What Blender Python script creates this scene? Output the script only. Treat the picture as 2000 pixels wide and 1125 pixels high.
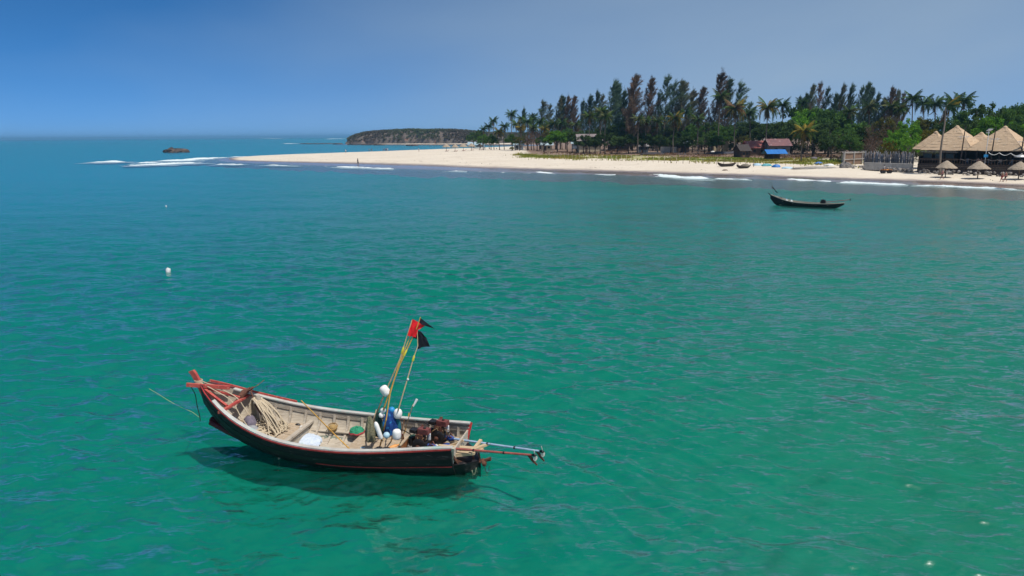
import bpy, math, random
import numpy as np
from mathutils import Vector, Matrix
random.seed(7); rng = np.random.default_rng(11)
for o in list(bpy.data.objects): bpy.data.objects.remove(o)
scene = bpy.context.scene
R = math.radians
# ------------------------------------------------------------------ camera
CAM_H = 8.5; FPX = 1400.0; ROLL = R(0.44)
PITCH = math.atan((562.5-265)/FPX*math.cos(ROLL))
fw = np.array([0, math.cos(PITCH), -math.sin(PITCH)])
_u = np.cross([1., 0, 0], fw)
rt = np.array([1., 0, 0])*math.cos(ROLL) - _u*math.sin(ROLL)
up = np.cross(rt, fw)
cam = bpy.data.cameras.new('camera'); cam_ob = bpy.data.objects.new('camera', cam)
scene.collection.objects.link(cam_ob); scene.camera = cam_ob
cam.sensor_width = 36; cam.lens = FPX/2000*36; cam.clip_start = 0.1; cam.clip_end = 90000
m = Matrix.Identity(4)
for i in range(3):
    m[i][0] = rt[i]; m[i][1] = up[i]; m[i][2] = -fw[i]
m[2][3] = CAM_H
cam_ob.matrix_world = m
# ------------------------------------------------------------------ sky, sun, exposure
CIR = (2.5265, -5.341, -2.7202); SUN_EL = 65.0; SUN_AZ = 128.0          # azimuth clockwise from +Y
world = bpy.data.worlds.new('World'); scene.world = world; world.use_nodes = True
nt = world.node_tree; nt.nodes.clear()
sky = nt.nodes.new('ShaderNodeTexSky'); sky.sky_type = 'NISHITA'; sky.sun_disc = False
sky.sun_elevation = R(SUN_EL); sky.sun_rotation = R(SUN_AZ)
sky.altitude = 0; sky.air_density = 0.30; sky.dust_density = 0.8; sky.ozone_density = 6.0
hs = nt.nodes.new('ShaderNodeHueSaturation'); hs.inputs['Hue'].default_value = .492; hs.inputs['Saturation'].default_value = 1.22; hs.inputs['Value'].default_value = 1.12
bg = nt.nodes.new('ShaderNodeBackground'); bg.inputs[1].default_value = 0.15
wo = nt.nodes.new('ShaderNodeOutputWorld')
# thin high cirrus veil all over the sky
wtc = nt.nodes.new('ShaderNodeTexCoord'); wmp = nt.nodes.new('ShaderNodeMapping'); wmp.inputs['Scale'].default_value = (1, 1, 2.2); wmp.inputs['Location'].default_value = CIR
wn = nt.nodes.new('ShaderNodeTexNoise'); wn.inputs['Scale'].default_value = 0.9; wn.inputs['Detail'].default_value = 7; wn.inputs['Roughness'].default_value = .42; wn.inputs['Distortion'].default_value = .4
wr = nt.nodes.new('ShaderNodeMapRange'); wr.inputs['From Min'].default_value = .42; wr.inputs['From Max'].default_value = .72; wr.inputs['To Min'].default_value = 0.; wr.inputs['To Max'].default_value = .80
wx = nt.nodes.new('ShaderNodeMix'); wx.data_type = 'RGBA'; wx.inputs['B'].default_value = (2.5, 3.2, 3.8, 1)
nt.links.new(wtc.outputs['Generated'], wmp.inputs[0]); nt.links.new(wmp.outputs[0], wn.inputs['Vector']); nt.links.new(wn.outputs['Fac'], wr.inputs['Value']); nt.links.new(wr.outputs[0], wx.inputs['Factor'])
svo = nt.nodes.new('ShaderNodeVectorMath'); svo.operation = 'ADD'; svo.inputs[1].default_value = (0, 0, .05); svn = nt.nodes.new('ShaderNodeVectorMath'); svn.operation = 'NORMALIZE'   # the sea horizon is clear of the murk layer
nt.links.new(wtc.outputs['Generated'], svo.inputs[0]); nt.links.new(svo.outputs[0], svn.inputs[0]); nt.links.new(svn.outputs[0], sky.inputs['Vector'])
nt.links.new(sky.outputs[0], hs.inputs['Color']); nt.links.new(hs.outputs[0], wx.inputs['A']); nt.links.new(wx.outputs['Result'], bg.inputs[0]); nt.links.new(bg.outputs[0], wo.inputs[0])
sl = bpy.data.lights.new('sun', 'SUN'); sl.energy = 4.3; sl.angle = R(0.53); sl.color = (1, .955, .88)
so = bpy.data.objects.new('sun', sl); scene.collection.objects.link(so)
sdir = Vector((math.sin(R(SUN_AZ))*math.cos(R(SUN_EL)), math.cos(R(SUN_AZ))*math.cos(R(SUN_EL)), math.sin(R(SUN_EL))))
so.rotation_euler = sdir.to_track_quat('Z', 'Y').to_euler(); so.location = (0, 0, 80)
scene.view_settings.view_transform = 'Standard'; scene.view_settings.look = 'None'
scene.view_settings.exposure = 0.0; scene.view_settings.gamma = 1
scene.render.engine = 'CYCLES'
scene.cycles.use_adaptive_sampling = True; scene.cycles.adaptive_threshold = .02; scene.cycles.sample_clamp_direct = 1.15; scene.cycles.sample_clamp_indirect = 3.0; scene.cycles.max_bounces = 5; scene.cycles.diffuse_bounces = 2; scene.cycles.glossy_bounces = 2; scene.cycles.transmission_bounces = 3; scene.cycles.transparent_max_bounces = 8
# ------------------------------------------------------------------ survey helpers: pixel of the photograph -> point of the place
def ray(x, y): return fw + rt*(x-1000)/FPX - up*(y-562.5)/FPX
def at(x, y, z=0.):
    d = ray(x, y); t = (z-CAM_H)/d[2]; p = d*t; p[2] += CAM_H; return p
def atY(x, y, Y):
    d = ray(x, y); p = d*(Y/d[1]); p[2] += CAM_H; return p
# ------------------------------------------------------------------ mesh helpers
COL = scene.collection
WL = {}
def mesh_np(name, V, Fq):
    me = bpy.data.meshes.new(name); V = np.asarray(V, np.float32); Fq = np.asarray(Fq, np.int32); k = Fq.shape[1]
    me.vertices.add(len(V)); me.vertices.foreach_set('co', V.ravel())
    me.loops.add(Fq.size); me.loops.foreach_set('vertex_index', Fq.ravel())
    me.polygons.add(len(Fq)); me.polygons.foreach_set('loop_start', np.arange(0, Fq.size, k, dtype=np.int32))
    me.polygons.foreach_set('loop_total', np.full(len(Fq), k, np.int32))
    me.update(calc_edges=True); return me
def rotz(a): return np.array([[math.cos(a), -math.sin(a), 0], [math.sin(a), math.cos(a), 0], [0, 0, 1.]])
def rotx(a): return np.array([[1., 0, 0], [0, math.cos(a), -math.sin(a)], [0, math.sin(a), math.cos(a)]])
def roty(a): return np.array([[math.cos(a), 0, math.sin(a)], [0, 1., 0], [-math.sin(a), 0, math.cos(a)]])
def frame(d):
    d = np.asarray(d, float); d = d/ (np.linalg.norm(d)+1e-9)
    a = np.array([0, 0, 1.]) if abs(d[2]) < .9 else np.array([1., 0, 0])
    s = np.cross(a, d); s /= np.linalg.norm(s); return s, np.cross(d, s), d
class MB:
    def __init__(self): self.v = []; self.f = []; self.mi = []
    def add(self, V, Fs, mi=0):
        o = len(self.v); self.v += [tuple(p) for p in V]
        for q in Fs: self.f.append(tuple(i+o for i in q)); self.mi.append(mi)
        return self
    def box(self, c, s, Rm=None, mi=0, taper=None):
        c = np.array(c, float); h = np.array(s, float)/2
        V = np.array([(x, y, z) for z in (-1, 1) for y in (-1, 1) for x in (-1, 1)], float)*h
        if taper is not None: V[4:, 0] *= taper; V[4:, 1] *= taper
        if Rm is not None: V = V@np.asarray(Rm).T
        return self.add(V+c, [(0, 2, 3, 1), (4, 5, 7, 6), (0, 1, 5, 4), (2, 6, 7, 3), (0, 4, 6, 2), (1, 3, 7, 5)], mi)
    def beam(self, a, b, w, h, mi=0, w2=None, h2=None):
        a = np.array(a, float); b = np.array(b, float); d = b-a
        s, u, _ = frame(d); 
        if abs(s[2]) > .9: s, u = u, s
        V = []
        for p, ww, hh in ((a, w, h), (b, w2 or w, h2 or h)):
            for sx, sy in ((-1, -1), (1, -1), (1, 1), (-1, 1)): V.append(p+s*sx*ww/2+u*sy*hh/2)
        return self.add(V, [(3, 2, 1, 0), (4, 5, 6, 7), (0, 1, 5, 4), (1, 2, 6, 5), (2, 3, 7, 6), (3, 0, 4, 7)], mi)
    def tube(self, P, r, n=8, mi=0, cap=True):
        P = [np.array(p, float) for p in P]; m_ = len(P)
        r = [r]*m_ if np.isscalar(r) else list(r)
        s = None; V = []
        for i in range(m_):
            d = P[min(i+1, m_-1)]-P[max(i-1, 0)]; d = d/(np.linalg.norm(d)+1e-9)
            if s is None: s = frame(d)[0]
            s = s-d*np.dot(s, d); s /= np.linalg.norm(s)+1e-9; u = np.cross(d, s)
            for k in range(n):
                a = 2*math.pi*k/n; V.append(P[i]+(s*math.cos(a)+u*math.sin(a))*r[i])
        Fs = [(i*n+k, i*n+(k+1) % n, (i+1)*n+(k+1) % n, (i+1)*n+k) for i in range(m_-1) for k in range(n)]
        if cap: Fs += [tuple(range(n-1, -1, -1)), tuple(range((m_-1)*n, m_*n))]
        return self.add(V, Fs, mi)
    def lathe(self, c, prof, n=16, axis=(0, 0, 1), mi=0, sq=(1, 1)):
        s, u, d = frame(axis); c = np.array(c, float); V = []
        for r_, h in prof:
            for k in range(n):
                a = 2*math.pi*k/n; V.append(c+d*h+(s*math.cos(a)*sq[0]+u*math.sin(a)*sq[1])*r_)
        m_ = len(prof)
        Fs = [(i*n+k, i*n+(k+1) % n, (i+1)*n+(k+1) % n, (i+1)*n+k) for i in range(m_-1) for k in range(n)]
        Fs += [tuple(range(n-1, -1, -1)), tuple(range((m_-1)*n, m_*n))]
        return self.add(V, Fs, mi)
    def ball(self, c, r, axis=(0, 0, 1), n=14, m_=9, mi=0, p=1.0):
        r = (r, r, r) if np.isscalar(r) else r
        prof = []
        for i in range(m_+1):
            t = -math.pi/2+math.pi*i/m_
            cc, ss = math.cos(t), math.sin(t)
            prof.append((max(1e-3, abs(cc)**p)*r[0], math.copysign(abs(ss)**p, ss)*r[2]))
        return self.lathe(c, prof, n, axis, mi, (1, r[1]/r[0]))
    def poly(self, pts, mi=0):
        return self.add(pts, [tuple(range(len(pts)))], mi)
    def slab(self, pts, t, nrm=None, mi=0):
        P = [np.array(p, float) for p in pts]
        if nrm is None:
            nrm = np.cross(P[1]-P[0], P[2]-P[0]); nrm = nrm/np.linalg.norm(nrm)
        nrm = np.array(nrm, float); n = len(P)
        V = P+[p+nrm*t for p in P]
        Fs = [tuple(range(n-1, -1, -1)), tuple(range(n, 2*n))]+[(i, (i+1) % n, n+(i+1) % n, n+i) for i in range(n)]
        return self.add(V, Fs, mi)
    def grid(self, G, mi=0, close=False):
        n = len(G); k = len(G[0]); V = [p for row in G for p in row]
        Fs = [(i*k+j, i*k+j+1, (i+1)*k+j+1, (i+1)*k+j) for i in range(n-1) for j in range(k-1)]
        return self.add(V, Fs, mi)
    def build(self, name, mat=None, parent=None, base=None, smooth=False):
        V = np.array(self.v, float)
        if parent is not None: base = WL[parent.name]
        elif base is None: base = np.array([*(V.min(0)+V.max(0))[:2]/2, V[:, 2].min()])
        base = np.array(base, float)
        me = bpy.data.meshes.new(name); me.from_pydata([tuple(p) for p in V-base], [], self.f)
        mats = mat if isinstance(mat, (list, tuple)) else [mat]
        for mm in mats: me.materials.append(mm)
        me.polygons.foreach_set('material_index', np.array(self.mi, np.int32))
        if smooth:
            me.polygons.foreach_set('use_smooth', np.ones(len(self.f), bool))
            try: me.set_sharp_from_angle(angle=R(40))
            except Exception: pass
        me.update()
        o = bpy.data.objects.new(name, me); COL.objects.link(o)
        if parent is not None: o.parent = parent
        else: o.location = base
        WL[o.name] = base
        return o
def tag(o, label, cat, group=None):
    o['label'] = label; o['category'] = cat
    if group: o['group'] = group
    return o
def thing(name, label, cat, base, group=None):
    o = bpy.data.objects.new(name, None); COL.objects.link(o); o.location = tuple(base); o.empty_display_size = .3
    WL[o.name] = np.array(base, float); return tag(o, label, cat, group)
def kind(o, k): o['kind'] = k; return o
def link_np(name, me, mat, parent=None, base=(0, 0, 0), smooth=False):
    me.materials.append(mat)
    if smooth: me.polygons.foreach_set('use_smooth', np.ones(len(me.polygons), bool))
    o = bpy.data.objects.new(name, me); COL.objects.link(o)
    if parent is not None: o.parent = parent
    else: o.location = tuple(base)
    WL[o.name] = np.array(base, float) if parent is None else WL[parent.name]
    return o
def copy_tree(o, loc, rz=0., sc=1., parent=None):
    c = o.copy(); COL.objects.link(c)
    if parent is None:
        c.location = tuple(loc); c.rotation_euler = (0, 0, rz); c.scale = (sc,)*3 if np.isscalar(sc) else sc
    else: c.parent = parent
    for ch in o.children: copy_tree(ch, None, parent=c)
    return c
ORD = ['first', 'second', 'third', 'fourth', 'fifth', 'sixth', 'seventh', 'eighth', 'ninth', 'tenth', 'eleventh', 'twelfth', 'thirteenth', 'fourteenth', 'fifteenth', 'sixteenth', 'seventeenth', 'eighteenth', 'nineteenth', 'twentieth', 'twenty-first', 'twenty-second', 'twenty-third', 'twenty-fourth', 'twenty-fifth', 'twenty-sixth', 'twenty-seventh', 'twenty-eighth', 'twenty-ninth', 'thirtieth', 'thirty-first', 'thirty-second', 'thirty-third', 'thirty-fourth', 'thirty-fifth', 'thirty-sixth', 'thirty-seventh', 'thirty-eighth', 'thirty-ninth', 'fortieth', 'forty-first', 'forty-second', 'forty-third', 'forty-fourth', 'forty-fifth', 'forty-sixth', 'forty-seventh', 'forty-eighth', 'forty-ninth', 'fiftieth']
# ------------------------------------------------------------------ materials
MC = {}
def mat(name, c1, c2=None, scale=6., rough=.7, bump=0., metal=0., stretch=(1, 1, 1), detail=6., spec=.4, coord='Object', c3=None, s3=25., a3=.5):
    """two-tone noise (and a third tone as blotches of dirt or wear), with relief"""
    if name in MC: return MC[name]
    mm = bpy.data.materials.new(name); mm.use_nodes = True; t = mm.node_tree; N = t.nodes; L = t.links
    b = N['Principled BSDF']; b.inputs['Roughness'].default_value = rough; b.inputs['Metallic'].default_value = metal
    b.inputs['Specular IOR Level'].default_value = spec
    c2 = c2 or tuple(x*.72 for x in c1)
    tc = N.new('ShaderNodeTexCoord'); mp = N.new('ShaderNodeMapping'); mp.inputs['Scale'].default_value = stretch
    L.new(tc.outputs[coord], mp.inputs[0])
    n1 = N.new('ShaderNodeTexNoise'); n1.inputs['Scale'].default_value = scale; n1.inputs['Detail'].default_value = detail; n1.inputs['Roughness'].default_value = .6
    L.new(mp.outputs[0], n1.inputs['Vector'])
    rp = N.new('ShaderNodeValToRGB'); rp.color_ramp.elements[0].position = .35; rp.color_ramp.elements[1].position = .65
    rp.color_ramp.elements[0].color = (*c2, 1); rp.color_ramp.elements[1].color = (*c1, 1)
    L.new(n1.outputs['Fac'], rp.inputs[0]); out = rp.outputs[0]
    if c3:
        n2 = N.new('ShaderNodeTexNoise'); n2.inputs['Scale'].default_value = s3; n2.inputs['Detail'].default_value = 4
        L.new(mp.outputs[0], n2.inputs['Vector'])
        r2 = N.new('ShaderNodeValToRGB'); r2.color_ramp.elements[0].position = a3; r2.color_ramp.elements[1].position = a3+.08
        L.new(n2.outputs['Fac'], r2.inputs[0])
        mx = N.new('ShaderNodeMix'); mx.data_type = 'RGBA'; L.new(r2.outputs[0], mx.inputs['Factor'])
        L.new(out, mx.inputs['A']); mx.inputs['B'].default_value = (*c3, 1); out = mx.outputs['Result']
    L.new(out, b.inputs['Base Color'])
    if bump:
        bp = N.new('ShaderNodeBump'); bp.inputs['Strength'].default_value = min(1, bump); bp.inputs['Distance'].default_value = .02
        L.new(n1.outputs['Fac'], bp.inputs['Height']); L.new(bp.outputs[0], b.inputs['Normal'])
    MC[name] = mm; return mm
def leafmat(name, c1, c2, scale=.35, trans=.4, rnd=.35):
    if name in MC: return MC[name]
    mm = bpy.data.materials.new(name); mm.use_nodes = True; t = mm.node_tree; N = t.nodes; L = t.links
    N.remove(N['Principled BSDF']); out = N['Material Output']
    tc = N.new('ShaderNodeTexCoord'); n1 = N.new('ShaderNodeTexNoise'); n1.inputs['Scale'].default_value = scale; n1.inputs['Detail'].default_value = 5
    L.new(tc.outputs['Object'], n1.inputs['Vector'])
    rp = N.new('ShaderNodeValToRGB'); rp.color_ramp.elements[0].position = .35; rp.color_ramp.elements[1].position = .66
    rp.color_ramp.elements[0].color = (*c2, 1); rp.color_ramp.elements[1].color = (*c1, 1); L.new(n1.outputs['Fac'], rp.inputs[0])
    oi = N.new('ShaderNodeObjectInfo'); mr = N.new('ShaderNodeMapRange'); mr.inputs['To Min'].default_value = 1-rnd; mr.inputs['To Max'].default_value = 1+rnd
    L.new(oi.outputs['Random'], mr.inputs['Value'])
    h = N.new('ShaderNodeHueSaturation'); L.new(rp.outputs[0], h.inputs['Color']); L.new(mr.outputs[0], h.inputs['Value'])
    d = N.new('ShaderNodeBsdfDiffuse'); tr = N.new('ShaderNodeBsdfTranslucent'); mx = N.new('ShaderNodeMixShader'); mx.inputs[0].default_value = trans
    L.new(h.outputs[0], d.inputs[0]); L.new(h.outputs[0], tr.inputs[0]); L.new(d.outputs[0], mx.inputs[1]); L.new(tr.outputs[0], mx.inputs[2])
    L.new(mx.outputs[0], out.inputs[0]); MC[name] = mm; return mm
# ================================================================== SETTING: land form
def spl(P, n):
    P = np.array(P, float); out = []
    for i in range(len(P)-1):
        p0 = P[max(i-1, 0)]; p1 = P[i]; p2 = P[i+1]; p3 = P[min(i+2, len(P)-1)]
        for t in np.linspace(0, 1, n, endpoint=False):
            out.append(.5*((2*p1)+(p2-p0)*t+(2*p0-5*p1+4*p2-p3)*t*t+(-p0+3*p1-3*p2+p3)*t**3))
    out.append(P[-1]); return np.array(out)
front_px = [(428, 315), (480, 318), (560, 321), (700, 326.5), (820, 331), (950, 335), (1100, 339.5), (1200, 341.5), (1300, 345), (1400, 347.5), (1500, 350.5), (1600, 354), (1700, 357.5), (1850, 363), (2000, 369.5)]
front = [at(x, y, 0)[:2] for x, y in front_px]
front = front+[np.array(p, float) for p in ((93, 96), (120, 78), (170, 55), (260, 30), (420, 0))]
back_px = [(1040, 286.3), (990, 287.3), (930, 288.7), (850, 291.5), (780, 293.8), (700, 297.2), (600, 301), (520, 304), (460, 307.5), (432, 311)]
back = [at(x, y, 0)[:2] for x, y in back_px]
bay = [np.array(p, float) for p in ((900, 0), (1500, 900), (900, 1600), (-40, 1500), (-160, 1150), (-205, 930), (-196, 862), (-160, 838), (-120, 800), (-75, 755), (-30, 715), (0, 690), (20, 650), (25, 600))]
fr = spl(front, 4); bk = spl(back, 4)
LAND = np.vstack([fr, np.array(bay), bk])
def inside(px, py, poly):
    r = np.zeros(px.shape, bool); n = len(poly); j = n-1
    for i in range(n):
        xi, yi = poly[i]; xj, yj = poly[j]
        c = ((yi > py) != (yj > py)) & (px < (xj-xi)*(py-yi)/(yj-yi+1e-12)+xi); r ^= c; j = i
    return r
def pdist(px, py, poly, closed=True):
    d = np.full(px.shape, 1e9); n = len(poly)
    for i in range(n if closed else n-1):
        a = poly[i]; b = poly[(i+1) % n]; ab = b-a; L2 = ab@ab+1e-12
        t = np.clip(((px-a[0])*ab[0]+(py-a[1])*ab[1])/L2, 0, 1)
        d = np.minimum(d, (px-a[0]-t*ab[0])**2+(py-a[1]-t*ab[1])**2)
    return np.sqrt(d)
def vnoise(x, y, s, seed=0):
    """smooth value noise"""
    x = np.asarray(x)/s; y = np.asarray(y)/s; xi = np.floor(x).astype(int); yi = np.floor(y).astype(int); fx = x-xi; fy = y-yi
    fx = fx*fx*(3-2*fx); fy = fy*fy*(3-2*fy)
    def hsh(a, b):
        v = np.sin(a*127.1+b*311.7+seed*74.7)*43758.5453; return v-np.floor(v)
    return (hsh(xi, yi)*(1-fx)+hsh(xi+1, yi)*fx)*(1-fy)+(hsh(xi, yi+1)*(1-fx)+hsh(xi+1, yi+1)*fx)*fy
def land_z(px, py):
    px = np.asarray(px, float); py = np.asarray(py, float)
    d = pdist(px, py, LAND); s = np.where(inside(px, py, LAND), 1, -1); d = d*s
    d = d+(vnoise(px, py, 9, 1)-.5)*2.2+(vnoise(px, py, 3.1, 2)-.5)*.8
    w = np.clip(7+(75-px)*.10, 6.5, 17); w = np.where(px < -40, np.maximum(17+(px+40)*.17, 5.), w)
    z = np.where(d < 0, d*.05, np.where(d < w, np.minimum(.12, d*.06)+.22*d/w, .34+np.where(d < w+26, .9*((d-w)/26)**.8, .9+np.minimum((d-w-26)/70, 1)*.75)))
    dn = np.clip((d-w-4)/14, 0, 1)
    z = z+dn*((vnoise(px, py, 11, 3)-.5)*.35+(vnoise(px, py, 3.7, 4)-.5)*.12)
    return np.maximum(z, -2.5), d, w
def gz(x, y): return float(land_z(np.array([x]), np.array([y]))[0][0])
def G(px, py):
    z = 1.
    for _ in range(12): p = at(px, py, z); z = .5*z+.5*gz(p[0], p[1])
    p = at(px, py, z); p[2] = gz(p[0], p[1]); return p
def GY(px, Y, zref=290):
    p = atY(px, zref, Y); p[2] = gz(p[0], p[1]); return p
def graded(segs):
    out = []
    for a, b, s in segs: out += list(np.arange(a, b, s))
    out.append(segs[-1][1]); return np.array(out)
gx = graded([(-330, -140, 6), (-140, -20, 2.2), (-20, 110, 1.3), (110, 190, 3), (190, 1000, 40)])
gy = graded([(-60, 90, 6), (90, 190, 1.1), (190, 330, 1.9), (330, 560, 4), (560, 1000, 14), (1000, 1700, 60)])
X, Y = np.meshgrid(gx, gy); Zt, Dt, Wt = land_z(X, Y)
nY, nX = X.shape; idx = np.arange(nX*nY).reshape(nY, nX)
Fq = np.stack([idx[:-1, :-1], idx[:-1, 1:], idx[1:, 1:], idx[1:, :-1]], -1).reshape(-1, 4)
me = mesh_np('sand_beach', np.stack([X, Y, Zt], -1).reshape(-1, 3), Fq)
# cover masks: grass strip along the stake fence, brown trodden earth behind it
gr_line = np.array([G(*p)[:2] for p in ((1010, 303), (1080, 306), (1200, 307.5), (1300, 310), (1400, 312.5), (1500, 314.5), (1580, 317), (1640, 314))])
dg = pdist(X, Y, gr_line, False)
yb = np.interp(X, gr_line[:, 0], gr_line[:, 1], left=1e4)
side = Y-yb
xs_ok = np.clip((X-gr_line[0, 0]+4)/10, 0, 1)
grass = np.clip(1.25-dg/np.where(side < 0, 11., 15.), 0, 1)*xs_ok
earth = np.clip((side-10)/12, 0, 1)*xs_ok*np.clip((X-0)/12, 0, 1)
sandzone = np.clip((X-104+(Y-130)*.2)/6, 0, 1)
for nm, arr in (('grass', grass), ('earth', earth), ('shore', Dt/Wt)):
    at_ = me.attributes.new(nm, 'FLOAT', 'POINT'); at_.data.foreach_set('value', arr.ravel().astype(np.float32))
def sand_material():
    mm = bpy.data.materials.new('sand'); mm.use_nodes = True; t = mm.node_tree; N = t.nodes; L = t.links; b = N['Principled BSDF']
    def attr(n): a = N.new('ShaderNodeAttribute'); a.attribute_name = n; return a.outputs['Fac']
    def noise(s, d=6, st=(1, 1, 1)):
        tc = N.new('ShaderNodeTexCoord'); mp = N.new('ShaderNodeMapping'); mp.inputs['Scale'].default_value = st
        L.new(tc.outputs['Object'], mp.inputs[0]); n = N.new('ShaderNodeTexNoise'); n.inputs['Scale'].default_value = s; n.inputs['Detail'].default_value = d; n.inputs['Roughness'].default_value = .62
        L.new(mp.outputs[0], n.inputs['Vector']); return n.outputs['Fac']
    def ramp(f, p0, p1, c0=(0, 0, 0), c1=(1, 1, 1)):
        r = N.new('ShaderNodeValToRGB'); r.color_ramp.elements[0].position = p0; r.color_ramp.elements[1].position = p1
        r.color_ramp.elements[0].color = (*c0, 1); r.color_ramp.elements[1].color = (*c1, 1); L.new(f, r.inputs[0]); return r.outputs[0]
    def math_(op, a, bb):
        n = N.new('ShaderNodeMath'); n.operation = op
        for i, v in enumerate((a, bb)):
            if isinstance(v, (int, float)): n.inputs[i].default_value = v
            else: L.new(v, n.inputs[i])
        return n.outputs[0]
    def mix(f, a, bb):
        n = N.new('ShaderNodeMix'); n.data_type = 'RGBA'
        if isinstance(f, float): n.inputs['Factor'].default_value = f
        else: L.new(f, n.inputs['Factor'])
        for k, v in (('A', a), ('B', bb)):
            if isinstance(v, tuple): n.inputs[k].default_value = (*v, 1)
            else: L.new(v, n.inputs[k])
        return n.outputs['Result']
    big = noise(.09); fine = noise(1.3); mid = noise(.4)
    sand = ramp(big, .3, .7, (.60, .52, .41), (.70, .62, .50))
    sand = mix(math_('MULTIPLY', ramp(fine, .45, .62), .28), sand, (.50, .40, .29))
    sh = math_('ADD', attr('shore'), math_('MULTIPLY', math_('SUBTRACT', mid, .5), .55))
    # strand line of darker damp sand and weed at the last high water
    band = math_('MULTIPLY', ramp(sh, 1.55, 1.8), ramp(sh, 2.15, 1.95)) if False else None
    wet = ramp(math_('MULTIPLY', sh, .5), .40, .62, (1, 1, 1), (0, 0, 0))
    col = mix(wet, sand, (.205, .165, .150))
    g = math_('GREATER_THAN', math_('ADD', attr('grass'), math_('MULTIPLY', math_('SUBTRACT', mid, .5), 1.5)), .62)
    gcol = ramp(noise(.25), .35, .65, (.33, .27, .07), (.20, .26, .05))
    e = ramp(math_('ADD', attr('earth'), math_('MULTIPLY', math_('SUBTRACT', mid, .5), 1.1)), .35, .6)
    ecol = ramp(fine, .38, .62, (.15, .09, .06), (.27, .185, .125))
    col = mix(e, col, ecol)
    col = mix(math_('MULTIPLY', g, .8), col, gcol)
    L.new(col, b.inputs['Base Color'])
    rr = ramp(math_('MULTIPLY', sh, .5), .28, .55, (.16, .16, .16), (.9, .9, .9)); L.new(rr, b.inputs['Roughness'])
    bp = N.new('ShaderNodeBump'); bp.inputs['Strength'].default_value = .5; bp.inputs['Distance'].default_value = .15
    dry = math_('MULTIPLY', noise(.9, 8), ramp(math_('MULTIPLY', sh, .5), .4, .8)); L.new(dry, bp.inputs['Height']); L.new(bp.outputs[0], b.inputs['Normal'])
    return mm
kind(link_np('sand_beach', me, sand_material(), smooth=True), 'structure')
# ================================================================== SETTING: sea
# hull table of the near boat (x forward from the transom, half beam, sheer height, keel height)
HULL_A = np.array([(0, .85, .81, -.30), (.8, .975, .75, -.32), (1.6, 1.10, .69, -.33), (2.4, 1.21, .65, -.33), (3.2, 1.27, .645, -.32), (4.0, 1.265, .67, -.28), (4.8, 1.20, .745, -.20), (5.6, 1.05, .91, -.06), (6.4, .80, 1.16, .16), (7.0, .52, 1.42, .48), (7.4, .27, 1.61, .82), (7.65, .07, 1.74, 1.12)])
BO = np.array([-1.37, 17.6, 0.]); BYAW = R(13)
BA = np.array([-math.cos(BYAW), math.sin(BYAW), 0]); BB = np.array([math.sin(BYAW), math.cos(BYAW), 0])   # forward, far side
def BW(x, y, z): return BO+BA*x+BB*y+np.array([0, 0, z])
def BL(p): q = np.array(p)-BO; return np.array([q@BA, q@BB, p[2]])
def BP(px, py, z): return at(px, py, z)
BO2 = at(1622, 405.5, 0.); _b2 = at(1519, 400.5, 0.)
def cub(T, c, x):
    """smooth interpolation of a hull table"""
    X_ = T[:, 0]; V_ = T[:, c]; dv = np.gradient(V_, X_)
    i = int(np.clip(np.searchsorted(X_, x)-1, 0, len(X_)-2)); h = X_[i+1]-X_[i]; t = np.clip((x-X_[i])/h, 0, 1)
    return (2*t**3-3*t*t+1)*V_[i]+(t**3-2*t*t+t)*h*dv[i]+(-2*t**3+3*t*t)*V_[i+1]+(t**3-t*t)*h*dv[i+1]
def sect(T, x, s, inset=0., pw=2.2, pe=.6):
    w, g, k = cub(T, 1, x), cub(T, 2, x), cub(T, 3, x)
    w = max(w-inset, .012); k2 = k+inset*1.2
    return w*(1-s**pw)**pe, g+(k2-g)*s
th = np.concatenate([np.linspace(-math.pi, -1.02, 40, endpoint=False), np.linspace(-1.02, 1.02, 1000), np.linspace(1.02, math.pi, 40)[1:]])
rr = [3.0]
while rr[-1] < 45000:
    r_ = rr[-1]; rr.append(r_+max(.055 if r_ > 9 else .3, r_*r_/(8.5*760)) if r_ < 6000 else r_*1.5)
rr = np.array(rr); rr_sea = rr
TH, RR = np.meshgrid(th, rr); WX = RR*np.sin(TH); WY = RR*np.cos(TH)
cell = np.gradient(rr)[:, None]*np.ones_like(TH)
wz = np.zeros_like(WX); dx = np.zeros_like(WX); dy = np.zeros_like(WX)
prng = np.random.default_rng(5)
gust = .75+.5*vnoise(WX, WY, 23, 5)
wpx = WX+2.2*(vnoise(WX, WY, 9, 21)-.5); wpy = WY+2.2*(vnoise(WX, WY, 9, 22)-.5)
nw = 84
for i in range(nw):
    lam = .24*(20/.24)**((i+prng.random())/nw)
    k = 2*math.pi/lam
    a0 = R(prng.normal(78, 30 if lam < 5 else 16))
    amp = 0.0072*lam**.95 if lam < 1.3 else 0.0072*1.3**.95*(1.3/lam)**.30
    amp *= prng.uniform(.6, 1.3)
    fade = np.clip(lam/(cell*2.4)-.6, 0, 1)
    ph = k*(wpx*math.cos(a0)+wpy*math.sin(a0))+prng.uniform(0, 6.28)
    env = amp*fade*(gust if lam < 3 else 1)
    s_ = np.sin(ph); wz += env*np.cos(ph)
    dx -= env*.5*math.cos(a0)*s_; dy -= env*.5*math.sin(a0)*s_
d_land = pdist(WX, WY, LAND[::2]); ins = inside(WX, WY, LAND)
calm = np.clip(d_land/25, .25, 1)
wz *= calm
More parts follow.
